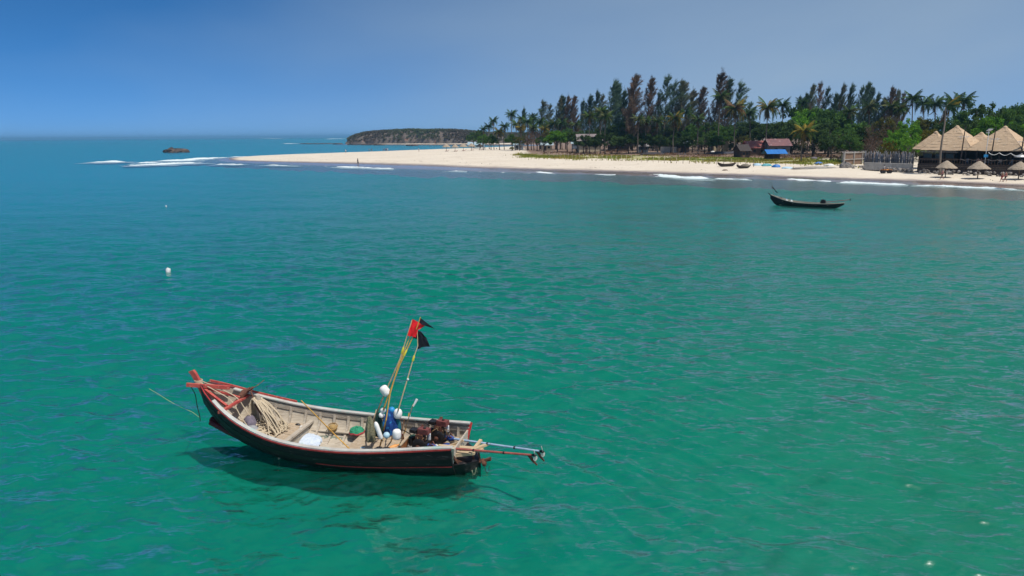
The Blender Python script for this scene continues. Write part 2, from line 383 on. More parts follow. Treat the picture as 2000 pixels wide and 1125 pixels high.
# the hull of the near boat displaces the water
lx = (WX-BO[0])*BA[0]+(WY-BO[1])*BA[1]; ly = (WX-BO[0])*BB[0]+(WY-BO[1])*BB[1]
xs = np.linspace(-.2, 7.6, 60); wl = []
for x in xs:
    xx = max(x, 0); g, k = cub(HULL_A, 2, xx), cub(HULL_A, 3, xx)
    wl.append(-1 if k > -.1 else sect(HULL_A, xx, (g-.0)/(g-k))[0]-.10)
ww = np.interp(lx, xs, wl, left=-1, right=-1)
inb = (np.abs(ly) < ww)
wz = np.where(inb, -.42, wz); dx = np.where(inb, 0, dx); dy = np.where(inb, 0, dy)
wz = np.where(ins & (d_land > 12), -.5, wz)
nR, nT = WX.shape; idx = np.arange(nR*nT).reshape(nR, nT)
idw = np.concatenate([idx, idx[:, :1]], 1)
Fq = np.stack([idw[:-1, :-1], idw[:-1, 1:], idw[1:, 1:], idw[1:, :-1]], -1).reshape(-1, 4)
me = mesh_np('sea', np.stack([WX+dx, WY+dy, wz], -1).reshape(-1, 3), Fq)
# blue tint by depth, plus sky sheen painted in with distance: shallow bay in front of the beach, deep sea out to the left and beyond the spit
# open sea lies left of the line through the spit's tip
depth_sheen = np.clip((-WX-3)/150, 0, 1)+np.clip((RR-330)/200, 0, 1)+.26*np.clip((RR-22)/80, 0, 1)  # last term paints sky reflection into the colour of the middle distance
deep = np.clip(depth_sheen+(vnoise(WX, WY, 60, 8)-.5)*.3+(vnoise(WX, WY, 17, 9)-.5)*.12, 0, 1)
shoal = np.clip(1-d_land/np.where(WX > 20, 14, 9), 0, 1)*(1-ins*.0)
a_ = me.attributes.new('deep', 'FLOAT', 'POINT'); a_.data.foreach_set('value', deep.ravel().astype(np.float32))  # holds the painted sheen as well as the depth
foamv = np.where(WY > 60, np.clip(1-np.abs(d_land*np.where(ins, -1, 1)-1.2)/np.where(WX > 20, 3.2, 2.2), 0, 1)*(.42+.35*vnoise(WX, WY, 26, 77)), 0)
a_ = me.attributes.new('foam', 'FLOAT', 'POINT'); a_.data.foreach_set('value', foamv.ravel().astype(np.float32))
a_ = me.attributes.new('shoal', 'FLOAT', 'POINT'); a_.data.foreach_set('value', shoal.ravel().astype(np.float32))
W_A = (.001, .108, .042); W_B = (.001, .145, .078); W_DEEP = (.002, .185, .250)
CLEAR = .68    # share of the light that passes the rippled skin and is scattered back from the sheet added below it
def sea_material(layer):
    mm = bpy.data.materials.new('sea_water' if layer == 0 else 'added_turbid_sheet'); mm.use_nodes = True; t = mm.node_tree; N = t.nodes; L = t.links; b = N['Principled BSDF']
    def attr(n): a = N.new('ShaderNodeAttribute'); a.attribute_name = n; return a.outputs['Fac']
    tc = N.new('ShaderNodeTexCoord')
    def mix(f, a, bb):
        n = N.new('ShaderNodeMix'); n.data_type = 'RGBA'; L.new(f, n.inputs['Factor'])
        for k, v in (('A', a), ('B', bb)):
            if isinstance(v, tuple): n.inputs[k].default_value = (*v, 1)
            else: L.new(v, n.inputs[k])
        return n.outputs['Result']
    nb = N.new('ShaderNodeTexNoise'); nb.inputs['Scale'].default_value = .05; nb.inputs['Detail'].default_value = 3; L.new(tc.outputs['Object'], nb.inputs['Vector'])
    near = mix(nb.outputs['Fac'], W_A, W_B); c = mix(attr('deep'), near, W_DEEP); c = mix(attr('shoal'), c, (.10, .26, .23))
    if layer:
        sc_ = N.new('ShaderNodeVectorMath'); sc_.operation = 'SCALE'; sc_.inputs['Scale'].default_value = 1.75; L.new(c, sc_.inputs[0]); L.new(sc_.outputs[0], b.inputs['Base Color']); b.inputs['Roughness'].default_value = 1.; b.inputs['Specular IOR Level'].default_value = 0.; return mm
    # lace of foam left by the surf along the beach
    fm = N.new('ShaderNodeMapping'); fm.inputs['Scale'].default_value = (1, 1, 1); L.new(tc.outputs['Object'], fm.inputs[0])
    fn = N.new('ShaderNodeTexNoise'); fn.inputs['Scale'].default_value = .55; fn.inputs['Detail'].default_value = 7; fn.inputs['Roughness'].default_value = .7; fn.inputs['Distortion'].default_value = 1.2; L.new(fm.outputs[0], fn.inputs['Vector'])
    fs = N.new('ShaderNodeMath'); fs.operation = 'ADD'; L.new(attr('foam'), fs.inputs[0]); L.new(fn.outputs['Fac'], fs.inputs[1])
    fr2 = N.new('ShaderNodeMapRange'); fr2.inputs['From Min'].default_value = 1.02; fr2.inputs['From Max'].default_value = 1.16; L.new(fs.outputs[0], fr2.inputs['Value'])
    # capillary waves and ripples: tilt of the surface itself at several scales, steeper along the wind than across it
    mp = N.new('ShaderNodeMapping'); mp.inputs['Scale'].default_value = (1, 2.1, 1); mp.inputs['Rotation'].default_value = (0, 0, R(9)); L.new(tc.outputs['Object'], mp.inputs[0])
    rn = N.new('ShaderNodeTexNoise'); rn.noise_type = 'RIDGED_MULTIFRACTAL'; rn.inputs['Scale'].default_value = .75; rn.inputs['Detail'].default_value = 4; rn.inputs['Roughness'].default_value = .55; rn.inputs['Distortion'].default_value = .35; L.new(mp.outputs[0], rn.inputs['Vector'])
    bp = N.new('ShaderNodeBump'); bp.inputs['Strength'].default_value = 1.; bp.inputs['Distance'].default_value = .032; L.new(rn.outputs['Fac'], bp.inputs['Height']); acc = bp.outputs[0]; tilt = None
    for sc, st, w, ro in ((.10, (1, 2.2, 1), .22, 8), (.45, (1, 2.8, 1), .42, -9), (1.6, (1, 3.0, 1), .85, 12), (5.0, (1, 2.6, 1), .78, -14), (15., (1, 1.8, 1), .45, 20)):
        mp = N.new('ShaderNodeMapping'); mp.inputs['Scale'].default_value = st; mp.inputs['Rotation'].default_value = (0, 0, R(ro)); L.new(tc.outputs['Object'], mp.inputs[0])
        n = N.new('ShaderNodeTexNoise'); n.inputs['Scale'].default_value = sc; n.inputs['Detail'].default_value = 2; n.inputs['Distortion'].default_value = .15; L.new(mp.outputs[0], n.inputs['Vector'])
        sb = N.new('ShaderNodeVectorMath'); sb.operation = 'SUBTRACT'; L.new(n.outputs['Color'], sb.inputs[0]); sb.inputs[1].default_value = (.5, .5, .5)
        ml = N.new('ShaderNodeVectorMath'); ml.operation = 'MULTIPLY'; L.new(sb.outputs[0], ml.inputs[0]); ml.inputs[1].default_value = (w*.55, w, 0)
        if tilt is None: tilt = ml.outputs[0]
        else: ad = N.new('ShaderNodeVectorMath'); ad.operation = 'ADD'; L.new(tilt, ad.inputs[0]); L.new(ml.outputs[0], ad.inputs[1]); tilt = ad.outputs[0]
    # slopes of real water are bounded: steep tails are compressed
    ln = N.new('ShaderNodeVectorMath'); ln.operation = 'LENGTH'; L.new(tilt, ln.inputs[0])
    ma = N.new('ShaderNodeMath'); ma.operation = 'MULTIPLY_ADD'; L.new(ln.outputs['Value'], ma.inputs[0]); ma.inputs[1].default_value = 2.6; ma.inputs[2].default_value = 1.
    dv_ = N.new('ShaderNodeMath'); dv_.operation = 'DIVIDE'; dv_.inputs[0].default_value = 2.3; L.new(ma.outputs[0], dv_.inputs[1])
    sc2 = N.new('ShaderNodeVectorMath'); sc2.operation = 'SCALE'; L.new(tilt, sc2.inputs[0]); L.new(dv_.outputs[0], sc2.inputs['Scale'])
    ad = N.new('ShaderNodeVectorMath'); ad.operation = 'ADD'; L.new(acc, ad.inputs[0]); L.new(sc2.outputs[0], ad.inputs[1]); acc = ad.outputs[0]
    nm = N.new('ShaderNodeVectorMath'); nm.operation = 'NORMALIZE'; L.new(acc, nm.inputs[0]); nrm = nm.outputs[0]
    N.remove(b); out = N['Material Output']
    df = N.new('ShaderNodeBsdfDiffuse'); L.new(c, df.inputs[0]); L.new(nrm, df.inputs['Normal']); tp = N.new('ShaderNodeBsdfTransparent')
    fo = N.new('ShaderNodeBsdfDiffuse'); fo.inputs[0].default_value = (.62, .68, .68, 1)
    g2 = N.new('ShaderNodeNewGeometry'); h2 = N.new('ShaderNodeVectorMath'); h2.operation = 'SCALE'; L.new(sc2.outputs[0], h2.inputs[0]); h2.inputs['Scale'].default_value = .38
    a2 = N.new('ShaderNodeVectorMath'); a2.operation = 'ADD'; L.new(g2.outputs['Normal'], a2.inputs[0]); L.new(h2.outputs[0], a2.inputs[1]); n2 = N.new('ShaderNodeVectorMath'); n2.operation = 'NORMALIZE'; L.new(a2.outputs[0], n2.inputs[0])
    gl = N.new('ShaderNodeBsdfGlossy'); gl.inputs['Roughness'].default_value = .20; L.new(n2.outputs[0], gl.inputs['Normal'])
    fr_ = N.new('ShaderNodeFresnel'); fr_.inputs['IOR'].default_value = 1.72; L.new(nrm, fr_.inputs['Normal'])
    def mx(f, a, bb):
        n = N.new('ShaderNodeMixShader'); L.new(a, n.inputs[1]); L.new(bb, n.inputs[2])
        if isinstance(f, float): n.inputs[0].default_value = f
        else: L.new(f, n.inputs[0])
        return n.outputs[0]
    body = mx(CLEAR, df.outputs[0], tp.outputs[0]); bcl = body; body = mx(fr_.outputs[0], body, gl.outputs[0]); body = mx(g2.outputs['Backfacing'], body, bcl)   # no mirror on the underside of the ripples
    L.new(mx(fr2.outputs[0], body, fo.outputs[0]), out.inputs['Surface'])
    return mm
kind(link_np('sea', me, sea_material(0), smooth=True), 'structure')
SX, SY = WX[::4, ::4], WY[::4, ::4]; nR, nT = SX.shape; idx = np.arange(nR*nT).reshape(nR, nT); idw = np.concatenate([idx, idx[:, :1]], 1)  # uneven sheet added under the surface to catch and break up the hull's shadow
Fq = np.stack([idw[:-1, :-1], idw[:-1, 1:], idw[1:, 1:], idw[1:, :-1]], -1).reshape(-1, 4)
me = mesh_np('added_turbid_sheet', np.stack([SX, SY, -.72+.34*(vnoise(SX, SY, 1.3, 61)-.5)+.20*(vnoise(SX, SY, .55, 62)-.5)*(RR[::4, ::4] < 60)], -1).reshape(-1, 3), Fq)
for nm, arr in (('deep', deep), ('shoal', shoal)): a_ = me.attributes.new(nm, 'FLOAT', 'POINT'); a_.data.foreach_set('value', arr[::4, ::4].ravel().astype(np.float32))
kind(link_np('added_turbid_sheet', me, sea_material(1), smooth=True), 'structure')
# ------------------------------------------------------------------ surf: ridges of broken water that rise out of the swell
FOAM = mat('sea_foam', (.78, .82, .82), (.50, .62, .62), 3.5, .85, .8)
def surf(pts, wid, hgt, seed, dens=.42, lab=''):
    P = spl([at(x, y, 0) for x, y in pts], 12); seg = np.linalg.norm(np.diff(P[:, :2], axis=0), axis=1); s = np.concatenate([[0], np.cumsum(seg)])
    n = int(np.clip(s[-1]/.3, 20, 700)); u = np.linspace(0, s[-1], n); C = np.stack([np.interp(u, s, P[:, i]) for i in range(2)], 1)
    tg = np.gradient(C, axis=0); tg /= np.linalg.norm(tg, axis=1)[:, None]+1e-9; nr = np.stack([-tg[:, 1], tg[:, 0]], 1)
    m_ = 22; v = np.linspace(-1, 1, m_); wid = wid*1.2; U, Vv = np.meshgrid(u, v, indexing='ij')
    w = wid*(.55+.9*vnoise(U, 0*U, 7, seed))
    Xf = C[:, 0][:, None]+nr[:, 0][:, None]*Vv*w+(vnoise(U, Vv*9, 2.3, seed+3)-.5)*.8; Yf = C[:, 1][:, None]+nr[:, 1][:, None]*Vv*w
    end = np.clip(np.minimum(U, s[-1]-U)/(.12*s[-1]+1), 0, 1)
    ridge = np.clip(1-np.abs(Vv)**1.5, 0, 1)
    nz = .42*vnoise(Xf, Yf, 1.4, seed+1)+.40*vnoise(Xf, Yf, .45, seed+2)+.62*vnoise(U, Vv*3, 8, seed+5)+.42*vnoise(U, Vv*8, 2.2, seed+7)
    Zf = hgt*.42*(ridge*end*nz-dens-.44)*1.6
    # in shallow wash the sheet rides on the wet sand
    gzv = np.maximum(land_z(Xf, Yf)[0], 0)
    idx = np.arange(n*m_).reshape(n, m_); Fq = np.stack([idx[:-1, :-1], idx[1:, :-1], idx[1:, 1:], idx[:-1, 1:]], -1).reshape(-1, 4)
    me = mesh_np('surf', np.stack([Xf, Yf, Zf+gzv*.9], -1).reshape(-1, 3), Fq)
    o = kind(link_np('surf_foam', me, FOAM, smooth=True), 'stuff'); o['label'] = lab; o['category'] = 'foam'
    return o
SURF = [([(1262, 341), (1300, 344), (1345, 347.5), (1400, 348.5)], 3.2, .62, 1, .17, 'bright breaking wave below the stranded wooden boats'),
 ([(1390, 348), (1430, 349.5), (1475, 351)], 1.8, .30, 2, .22, 'thin white wave line left of the anchored far boat'),
 ([(1525, 350.5), (1570, 352.5), (1640, 355.5)], 2.0, .40, 3, .14, 'white wave line on the sand behind the anchored far boat'),
 ([(1625, 355), (1700, 358), (1790, 361.5)], 2.0, .42, 4, .14, 'white wave line below the concrete sea wall'),
 ([(1770, 361), (1850, 364), (1930, 367.5), (2010, 371)], 1.9, .38, 5, .13, 'white wave line in front of the thatched beach umbrellas'),
 ([(650, 325), (710, 327.5), (785, 330)], 3.0, .40, 6, .24, 'white wave edge in front of the lone walker on the spit'),
 ([(880, 333), (905, 334.2), (925, 334.8)], 2.0, .30, 7, .32, 'short white wavelet on the front of the spit'),
 ([(1045, 336), (1070, 338.3), (1100, 339)], 1.8, .24, 8, .34, 'short faint wavelet left of the big breaking wave'),
 ([(1150, 340), (1180, 341), (1215, 342)], 1.4, .22, 15, .36, 'short thin wavelet just left of the big breaking wave'),
 ([(203, 317), (214, 316), (227, 316)], 7, .9, 9, .14, 'leftmost breaker off the tip of the spit'),
 ([(230, 316.3), (238, 316.3), (247, 316.3)], 5, .5, 10, .16, 'small breaker second from the left off the spit'),
 ([(244, 323), (262, 322.6), (283, 321.5)], 5, .6, 11, .16, 'breaker in front of the tip of the spit'),
 ([(268, 318.3), (285, 317.6), (303, 317.8)], 5, .6, 12, .16, 'breaker behind the tip of the spit'),
 ([(285, 322.5), (320, 320), (360, 318.5), (385, 317)], 6, .7, 13, .14, 'long breaker running onto the tip of the spit'),
 ([(325, 315), (370, 311.5), (410, 308.8), (442, 306.8)], 7, .8, 14, .12, 'white breaker along the seaward side of the spit tip'),
 ([(415, 321), (445, 320.8), (475, 321.5)], 4, .45, 16, .18, 'white wash on the near side of the spit tip'),
 ([(520, 322), (555, 323.3), (590, 324)], 2.6, .3, 17, .24, 'faint wash line along the near side of the spit'),
 ([(440, 307.2), (500, 304.6), (560, 302.2)], 3.0, .35, 18, .3, 'thin white wash on the far side of the spit'),
 ([(505, 269.9), (540, 270.6), (600, 270.5)], 30, 2.2, 19, .34, 'distant whitecaps near the horizon left of the headland'),
 ([(556, 280.3), (572, 280.4), (590, 280.3)], 6, .6, 20, .3, 'distant foam beside the low reef'),
 ([(640, 271.5), (655, 271), (672, 271)], 22, 1.8, 21, .34, 'distant white breakers off the headland')]
for s in SURF: surf(*s)
# ================================================================== THE NEAR BOAT
WOODG = mat('weathered_wood', (.50, .44, .36), (.36, .30, .23), 5, .85, .5, stretch=(1, 6, 6), c3=(.30, .40, .34), s3=3.5, a3=.66)
WOODT = mat('tan_deck_wood', (.46, .36, .25), (.34, .255, .17), 5, .85, .5, stretch=(2, 8, 8), c3=(.56, .52, .46), s3=4, a3=.60)
WOODI = mat('inner_planking', (.50, .44, .35), (.38, .32, .245), 4, .85, .5, stretch=(1, 3, 6), c3=(.26, .20, .15), s3=6, a3=.66)
CAPW = mat('cap_rail_paint', (.50, .50, .46), (.40, .37, .33), 3, .75, .4, c3=(.33, .45, .40), s3=2.2, a3=.56)
BLACKH = mat('tarred_hull', (.016, .014, .017), (.008, .007, .009), 3, .5, .35, spec=.25, stretch=(.6, 1, 3), c3=(.075, .065, .066), s3=7, a3=.62)
REDP = mat('red_paint', (.40, .035, .03), (.24, .02, .02), 6, .55, .4, c3=(.10, .03, .03), s3=14, a3=.66)
REDP2 = mat('faded_red_paint', (.50, .10, .075), (.38, .05, .045), 6, .6, .4, c3=(.55, .30, .22), s3=16, a3=.62)
DKRED = mat('dark_red_log', (.09, .014, .016), (.05, .01, .012), 6, .6, .4)
ORW = mat('orange_bulkhead_wood', (.34, .145, .055), (.20, .075, .03), 5, .7, .4, stretch=(4, 4, .6))
RUST = mat('rusty_iron', (.16, .06, .035), (.07, .03, .02), 14, .75, .8, c3=(.28, .11, .05), s3=20, a3=.6)
IRON = mat('oily_iron', (.035, .032, .032), (.015, .014, .014), 12, .5, .6, metal=.3)
ENGR = mat('rusty_red_engine_paint', (.20, .06, .05), (.12, .035, .03), 8, .6, .5, c3=(.07, .03, .02), s3=12, a3=.62)
ROPE = mat('tan_rope', (.62, .52, .37), (.48, .385, .26), 60, .95, 1.)
ROPED = mat('dark_rope', (.05, .05, .045), (.03, .03, .03), 40, .95, .8)
ROPEY = mat('yellow_green_rope', (.50, .52, .20), (.36, .40, .16), 30, .8, .5)
WHITEF = mat('white_foam_float', (.82, .80, .77), (.72, .70, .66), 9, .75, .3)
BLUEF = mat('blue_plastic', (.03, .30, .62), (.02, .22, .50), 9, .45, .3)
PBLUE = mat('pale_blue_plastic', (.42, .60, .70), (.36, .52, .62), 9, .5, .3)
NETB = mat('blue_net', (.012, .07, .30), (.006, .04, .16), 22, .8, 1., c3=(.02, .20, .45), s3=9, a3=.58)
NETG = mat('green_net', (.03, .32, .17), (.02, .20, .11), 30, .8, 1.)
NETDG = mat('dark_green_net', (.015, .06, .04), (.01, .035, .03), 26, .85, 1.)
NETW = mat('pale_monofilament_net', (.60, .66, .74), (.44, .52, .62), 14, .7, 1., c3=(.36, .50, .50), s3=7, a3=.63)
BAMB = mat('yellow_bamboo', (.62, .36, .08), (.48, .26, .05), 14, .6, .3)
BAMP = mat('pale_bamboo', (.60, .46, .28), (.46, .33, .18), 14, .65, .3)
YEL = mat('yellow_tape', (.78, .68, .06), (.62, .5, .05), 10, .5)
FRED = mat('red_flag_cloth', (.78, .012, .02), (.66, .01, .016), 12, .8, .3)
FBLK = mat('black_flag_cloth', (.008, .010, .022), (.005, .006, .012), 12, .8, .3)
WHITEP = mat('white_plastic', (.75, .75, .74), (.62, .62, .60), 10, .45, .2)
BLACKP = mat('black_rubber', (.012, .012, .016), (.008, .008, .01), 8, .35, .2)
GREYP = mat('grey_purple_cloth', (.19, .16, .20), (.11, .10, .13), 12, .9, .6)
SHAFTB = mat('pale_blue_shaft_paint', (.36, .47, .60), (.26, .36, .48), 7, .45, .3, c3=(.20, .17, .15), s3=13, a3=.66)
SHAFTR = mat('faded_red_shaft_paint', (.40, .105, .085), (.27, .06, .05), 7, .5, .3, c3=(.20, .10, .07), s3=13, a3=.66)
PROP = mat('white_propeller', (.66, .63, .57), (.5, .46, .40), 14, .5, .3)
ORANGEP = mat('orange_bottle', (.80, .36, .10), (.66, .26, .06), 9, .5, .2)
LIGHTW = mat('pale_new_timber', (.55, .42, .27), (.44, .32, .19), 6, .8, .4, stretch=(1, 5, 5))
HX1 = 7.6
def hull_planks(root, T, W, x1, bands, mo, mi_, th=.045, nst=26, stripe=None, names='strake', inmat=None):
    """clinker shell: every strake of both sides is a plank of its own with thickness"""
    xs = np.linspace(0, x1, nst)
    for sd in (-1, 1):
        for bi, (s0, s1, out) in enumerate(bands):
            mb = MB(); ns = 3
            O = []; I = []
            for x in xs:
                ro = []; ri = []
                for s in np.linspace(s0, s1, ns+1):
                    lap = out*(1-.6*(s-s0)/(s1-s0))
                    y, z = sect(T, x, s); y2, z2 = sect(T, x, s, th)
                    ro.append(W(x, sd*(y+lap), z)); ri.append(W(x, sd*max(y2, .004), z2+.004))
                O.append(ro); I.append(ri)
            if sd > 0: mb.grid(O, 0); mb.grid([r[::-1] for r in I], 1)
            else: mb.grid([r[::-1] for r in O], 0); mb.grid(I, 1)
            mb.grid([[a[0], b[0]] for a, b in zip(O, I)], 0); mb.grid([[a[-1], b[-1]] for a, b in zip(O, I)], 0)
            mb.grid([O[0], I[0]], 0); mb.grid([O[-1], I[-1]], 0)
            mb.build(names, [mo[bi] if isinstance(mo, list) else mo, mi_], root, smooth=True)
def follow(T, W, x0, x1, sd, s, off, w, h, n=30, dz=0.):
    """rail swept along the sheer: rectangular section"""
    G_ = []
    for x in np.linspace(x0, x1, n):
        y, z = sect(T, x, s); y = max(y+off, .006)
        G_.append([W(x, sd*(y+a*w/2), z+dz+b*h/2) for a, b in ((-1, -1), (1, -1), (1, 1), (-1, 1), (-1, -1))])
    mb = MB(); mb.grid(G_); mb.poly(G_[0][:4][::-1]); mb.poly(G_[-1][:4]); return mb
boat = thing('fishing_boat', 'open wooden fishing boat with black hull and red bow moored in the foreground', 'boat', BW(3.6, 0, 0))
T = HULL_A
hull_planks(boat, T, BW, HX1, [(0, .24, .012), (.24, .46, .012), (.46, .70, .010), (.70, 1., .006)], BLACKH, WOODI)
for sd in (-1, 1):
    follow(T, BW, 0, 7.55, sd, .0, .012, .04, .036, dz=-.010).build('red_rub_rail', REDP, boat)
    follow(T, BW, .02, 3.6, sd, .47, .015, .022, .022).build('red_stripe', REDP, boat)
    follow(T, BW, -.02, 6.95, sd, .0, -.055, .135, .035, dz=.028).build('cap_rail', CAPW, boat)
    follow(T, BW, .0, 6.6, sd, .13, -.078, .03, .135, dz=-.0).build('inner_rail_plank', WOODG, boat)
    # red wash strake near the bow
    if sd > 0: follow(T, BW, 5.35, 7.5, sd, .0, .0, .03, .06, dz=.07).build('bow_wash_strake', REDP2, boat)
    for i, x in enumerate(np.arange(.32, 6.3, .43)):
        mb = MB(); pts = []
        for s in np.linspace(.1, .86, 7):
            y, z = sect(T, x, s, .05); pts.append((y, z))
        Gd = []
        for y, z in pts: Gd.append([BW(x+a, sd*max(y-b, .01), z+c) for a, b, c in ((-.032, 0, 0), (.032, 0, 0), (.032, .062, .012), (-.032, .062, .012), (-.032, 0, 0))])
        mb.grid(Gd); mb.poly(Gd[0][:4]); mb.poly(Gd[-1][:4][::-1]); mb.build('rib', WOODG, boat)
# keel timber of the dugout base with its log ends
mb = MB(); Gd = []
for x in np.linspace(-.42, 7.2, 26):
    k = cub(T, 3, max(x, 0)); hw = .10 if x > 0 else .14
    top = k+.10; bot = k-.07
    if x < .3: top = .10-.12*(x+.42)/.72; bot = -.32
    Gd.append([BW(x, a*hw, z) for a, z in ((-1, bot), (1, bot), (1, top), (-1, top), (-1, bot))])
mb.grid(Gd); mb.poly(Gd[0][:4]); mb.poly(Gd[-1][:4][::-1]); mb.build('keel', BLACKH, boat)
# stern underbody: black swelling of the log hull that runs out behind the transom
mb = MB(); Gd = []
for x, f, zt in ((.25, .80, .34), (0, .70, .30), (-.25, .46, .26), (-.45, .20, .22), (-.52, .05, .18)):
    row = []
    for a in np.linspace(-1, 1, 9): row.append(BW(x, a*f, zt-(1-abs(a)**2.2)*(.62 if x > -.4 else .5)))
    row += [BW(x, a*f*.98, zt+.004) for a in (1, .5, 0, -.5, -1)]; Gd.append(row+[row[0]])
mb.grid(Gd); mb.poly(Gd[0][:-1]); mb.poly(Gd[-1][:-1][::-1]); mb.build('stern_log', BLACKH, boat, smooth=True)
for y, px, py, r_ in ((.11, 400, 805, .085), (-.10, 412, 818, .075)):
    tip = BW(7.28+y*.6, y-.24, .70); rootp = BW(5.6, y*1.2-.44, .20)
    MB().tube([tip, tip*.66+rootp*.34, rootp], [r_, r_*1.15, r_*.8], 12).build('bow_log', DKRED, boat, smooth=True)
# transom boards
for i in range(4):
    z0 = .02+i*.16; hw = .50+i*.085
    MB().box(BW(.03+.004*i, 0, z0+.075), (.045, 2*hw, .15), rotz(-BYAW)).build('transom_board', BLACKH if i < 2 else WOODG, boat)
for sd in (-1, 1):   # red trimmed ends of the sheer planks
    y, z = sect(T, 0, 0)
    MB().beam(BW(-.03, sd*(y-.01), z+.03), BW(.10, sd*(y-.26), .12), .05, .09).build('transom_cheek', REDP if sd > 0 else WOODG, boat)
# stem post and bow timbers
stem = MB()
path = [(7.16, .62, .09), (7.42, 1.02, .085), (7.6, 1.42, .08), (7.72, 1.70, .07), (7.86, 1.98, .07), (7.93, 2.06, .075)]
Gd = [[BW(x+a*w, b*.04, z-a*.03) for a, b in ((-1, -1), (1, -1), (1, 1), (-1, 1), (-1, -1))] for x, z, w in path]
stem.grid(Gd); stem.poly(Gd[0][:4]); stem.poly(Gd[-1][:4][::-1]); stem.build('stem_post', REDP2, boat)
MB().beam(BW(7.92, -.28, 1.74), BW(6.95, .30, 1.52), .07, .10).build('bow_crossbeam', REDP2, boat)
MB().beam(BW(6.62, -.74, 1.19), BW(6.62, .74, 1.19), .09, .06).build('bow_crossbeam', REDP2, boat)
MB().beam(BW(7.55, .04, 1.56), BW(6.66, .30, 1.24), .07, .05).build('bow_brace', REDP2, boat)
MB().beam(BW(7.55, -.04, 1.56), BW(6.66, -.34, 1.24), .07, .05).build('bow_brace', REDP2, boat)
# decks: every board on its own
def deck(x0, x1, zf, nb, m_, name='deck_plank', gap=.012, lim=.06):
    hw = max(cub(T, 1, x) for x in np.linspace(x0, x1, 5)); bw = 2*hw/nb
    for i in range(nb):
        ya = -hw+i*bw+gap/2; yb_ = ya+bw-gap; rows = []
        for x in np.linspace(x0, x1, 7):
            z = zf(x); g, k = cub(T, 2, x), cub(T, 3, x); wlim = sect(T, x, np.clip((g-z)/(g-k), 0, .98), .05)[0]-.005
            a, b = np.clip([ya, yb_], -wlim, wlim)
            if b-a > .02: rows.append([BW(x, a, z), BW(x, b, z), BW(x, b, z-.03), BW(x, a, z-.03), BW(x, a, z)])
        if len(rows) > 1:
            mb = MB().grid(rows); mb.poly(rows[0][:4]); mb.poly(rows[-1][:4][::-1])
            dz = random.uniform(-.004, .004); mb.v = [(p[0], p[1], p[2]+dz) for p in mb.v]
            mb.build(name, m_, boat)
foredeck = lambda x: .30+.10*(x-4.85)+.05*max(0, x-5.6)**1.5
deck(4.85, 6.75, foredeck, 9, WOODT)
deck(3.05, 4.83, lambda x: -.06, 8, WOODI, 'floor_plank')
deck(1.86, 3.25, lambda x: .19, 9, WOODT)
deck(.05, 1.84, lambda x: -.02, 8, WOODI, 'floor_plank')
# thwart at the edge of the foredeck and its face boards
MB().beam(BW(4.86, -1.02, .385), BW(4.86, 1.02, .385), .13, .06).build('thwart', WOODG, boat)
for i in range(3): MB().box(BW(4.87, -.56+.56*i, .17), (.03, .55, .25), rotz(-BYAW)).build('well_face_board', WOODI, boat)
# inner shelf on the far side of the well
MB().beam(BW(3.2, .98, .17), BW(4.8, .93, .17), .18, .03).build('side_shelf', WOODI, boat)
# bulkhead of upright orange boards behind the mid deck
for i in range(10):
    y0 = -.86+i*.172
    MB().box(BW(1.84, y0+.086, .10), (.035, .164, .22), rotz(-BYAW)).build('bulkhead_board', ORW, boat)
MB().beam(BW(1.84, -.90, .225), BW(1.84, .90, .225), .06, .035).build('bulkhead_cap', WOODT, boat)
for sd, y in ((-1, -.72), (1, .78)): MB().tube([BW(1.95, y, .1), BW(1.95, y, .34)], .035, 10).build('bulkhead_post', DKRED, boat)
# stern cross beams that carry the engines
MB().beam(BW(1.06, -.88, .34), BW(1.06, .88, .34), .14, .07).build('engine_beam', WOODT, boat)
MB().beam(BW(.34, -.72, .40), BW(.34, .72, .40), .14, .07).build('engine_beam', WOODT, boat)
MB().beam(BW(.62, -.02, .42), BW(-.62, -.10, .52), .10, .16, w2=.16, h2=.07).build('shaft_bracket_timber', LIGHTW, boat)
MB().beam(BW(.28, -.40, .42), BW(-.46, -.30, .50), .16, .12, w2=.12, h2=.06).build('shaft_bracket_timber', LIGHTW, boat)
MB().beam(BW(.42, .02, .43), BW(-.05, .06, .66), .09, .05, w2=.05).build('shaft_bracket_timber', LIGHTW, boat)
MB().beam(BW(-.36, -.46, .52), BW(-.50, .16, .66), .08, .06).build('shaft_rest_bar', LIGHTW, boat)
MB().beam(BW(-.34, -.30, .56), BW(-.72, .10, .60), .09, .05).build('shaft_rest_bar', LIGHTW, boat)
for k_, (a, b) in enumerate((((-.30, -.10, .46), (-.42, -.08, .06)), ((-.46, .02, .48), (-.52, -.04, .10)), ((-.52, -.10, .16), (-.82, -.04, .28)), ((-.48, .05, .10), (-.80, .02, .20)), ((.02, -.74, .62), (-.10, -.52, .20)), ((.04, -.62, .44), (-.12, -.40, .26)))):
    MB().beam(BW(*a), BW(*b), .06, .045).build('rudder_iron', RUST, boat)
MB().lathe(BW(-.62, -.05, .14), [(.04, -.06), (.10, -.05), (.11, .02), (.06, .07)], 12, (1, .2, .3)).build('rudder_hub', RUST, boat, smooth=True)
MB().box(BW(.08, -.62, .42), (.12, .14, .16), rotz(-BYAW+.3)).build('stern_cleat_block', WHITEP, boat)
def rope_tube(name, pts, r, m_, n=6, sub=6):
    return MB().tube(spl(pts, sub), r, n).build(name, m_, boat, smooth=True)
rope_tube('stern_rope_loop', [BW(-.30, -.20, .20), BW(-.36, -.24, -.05), BW(-.40, -.2, -.16), BW(-.44, -.16, 0), BW(-.42, -.14, .18)], .012, ROPE)
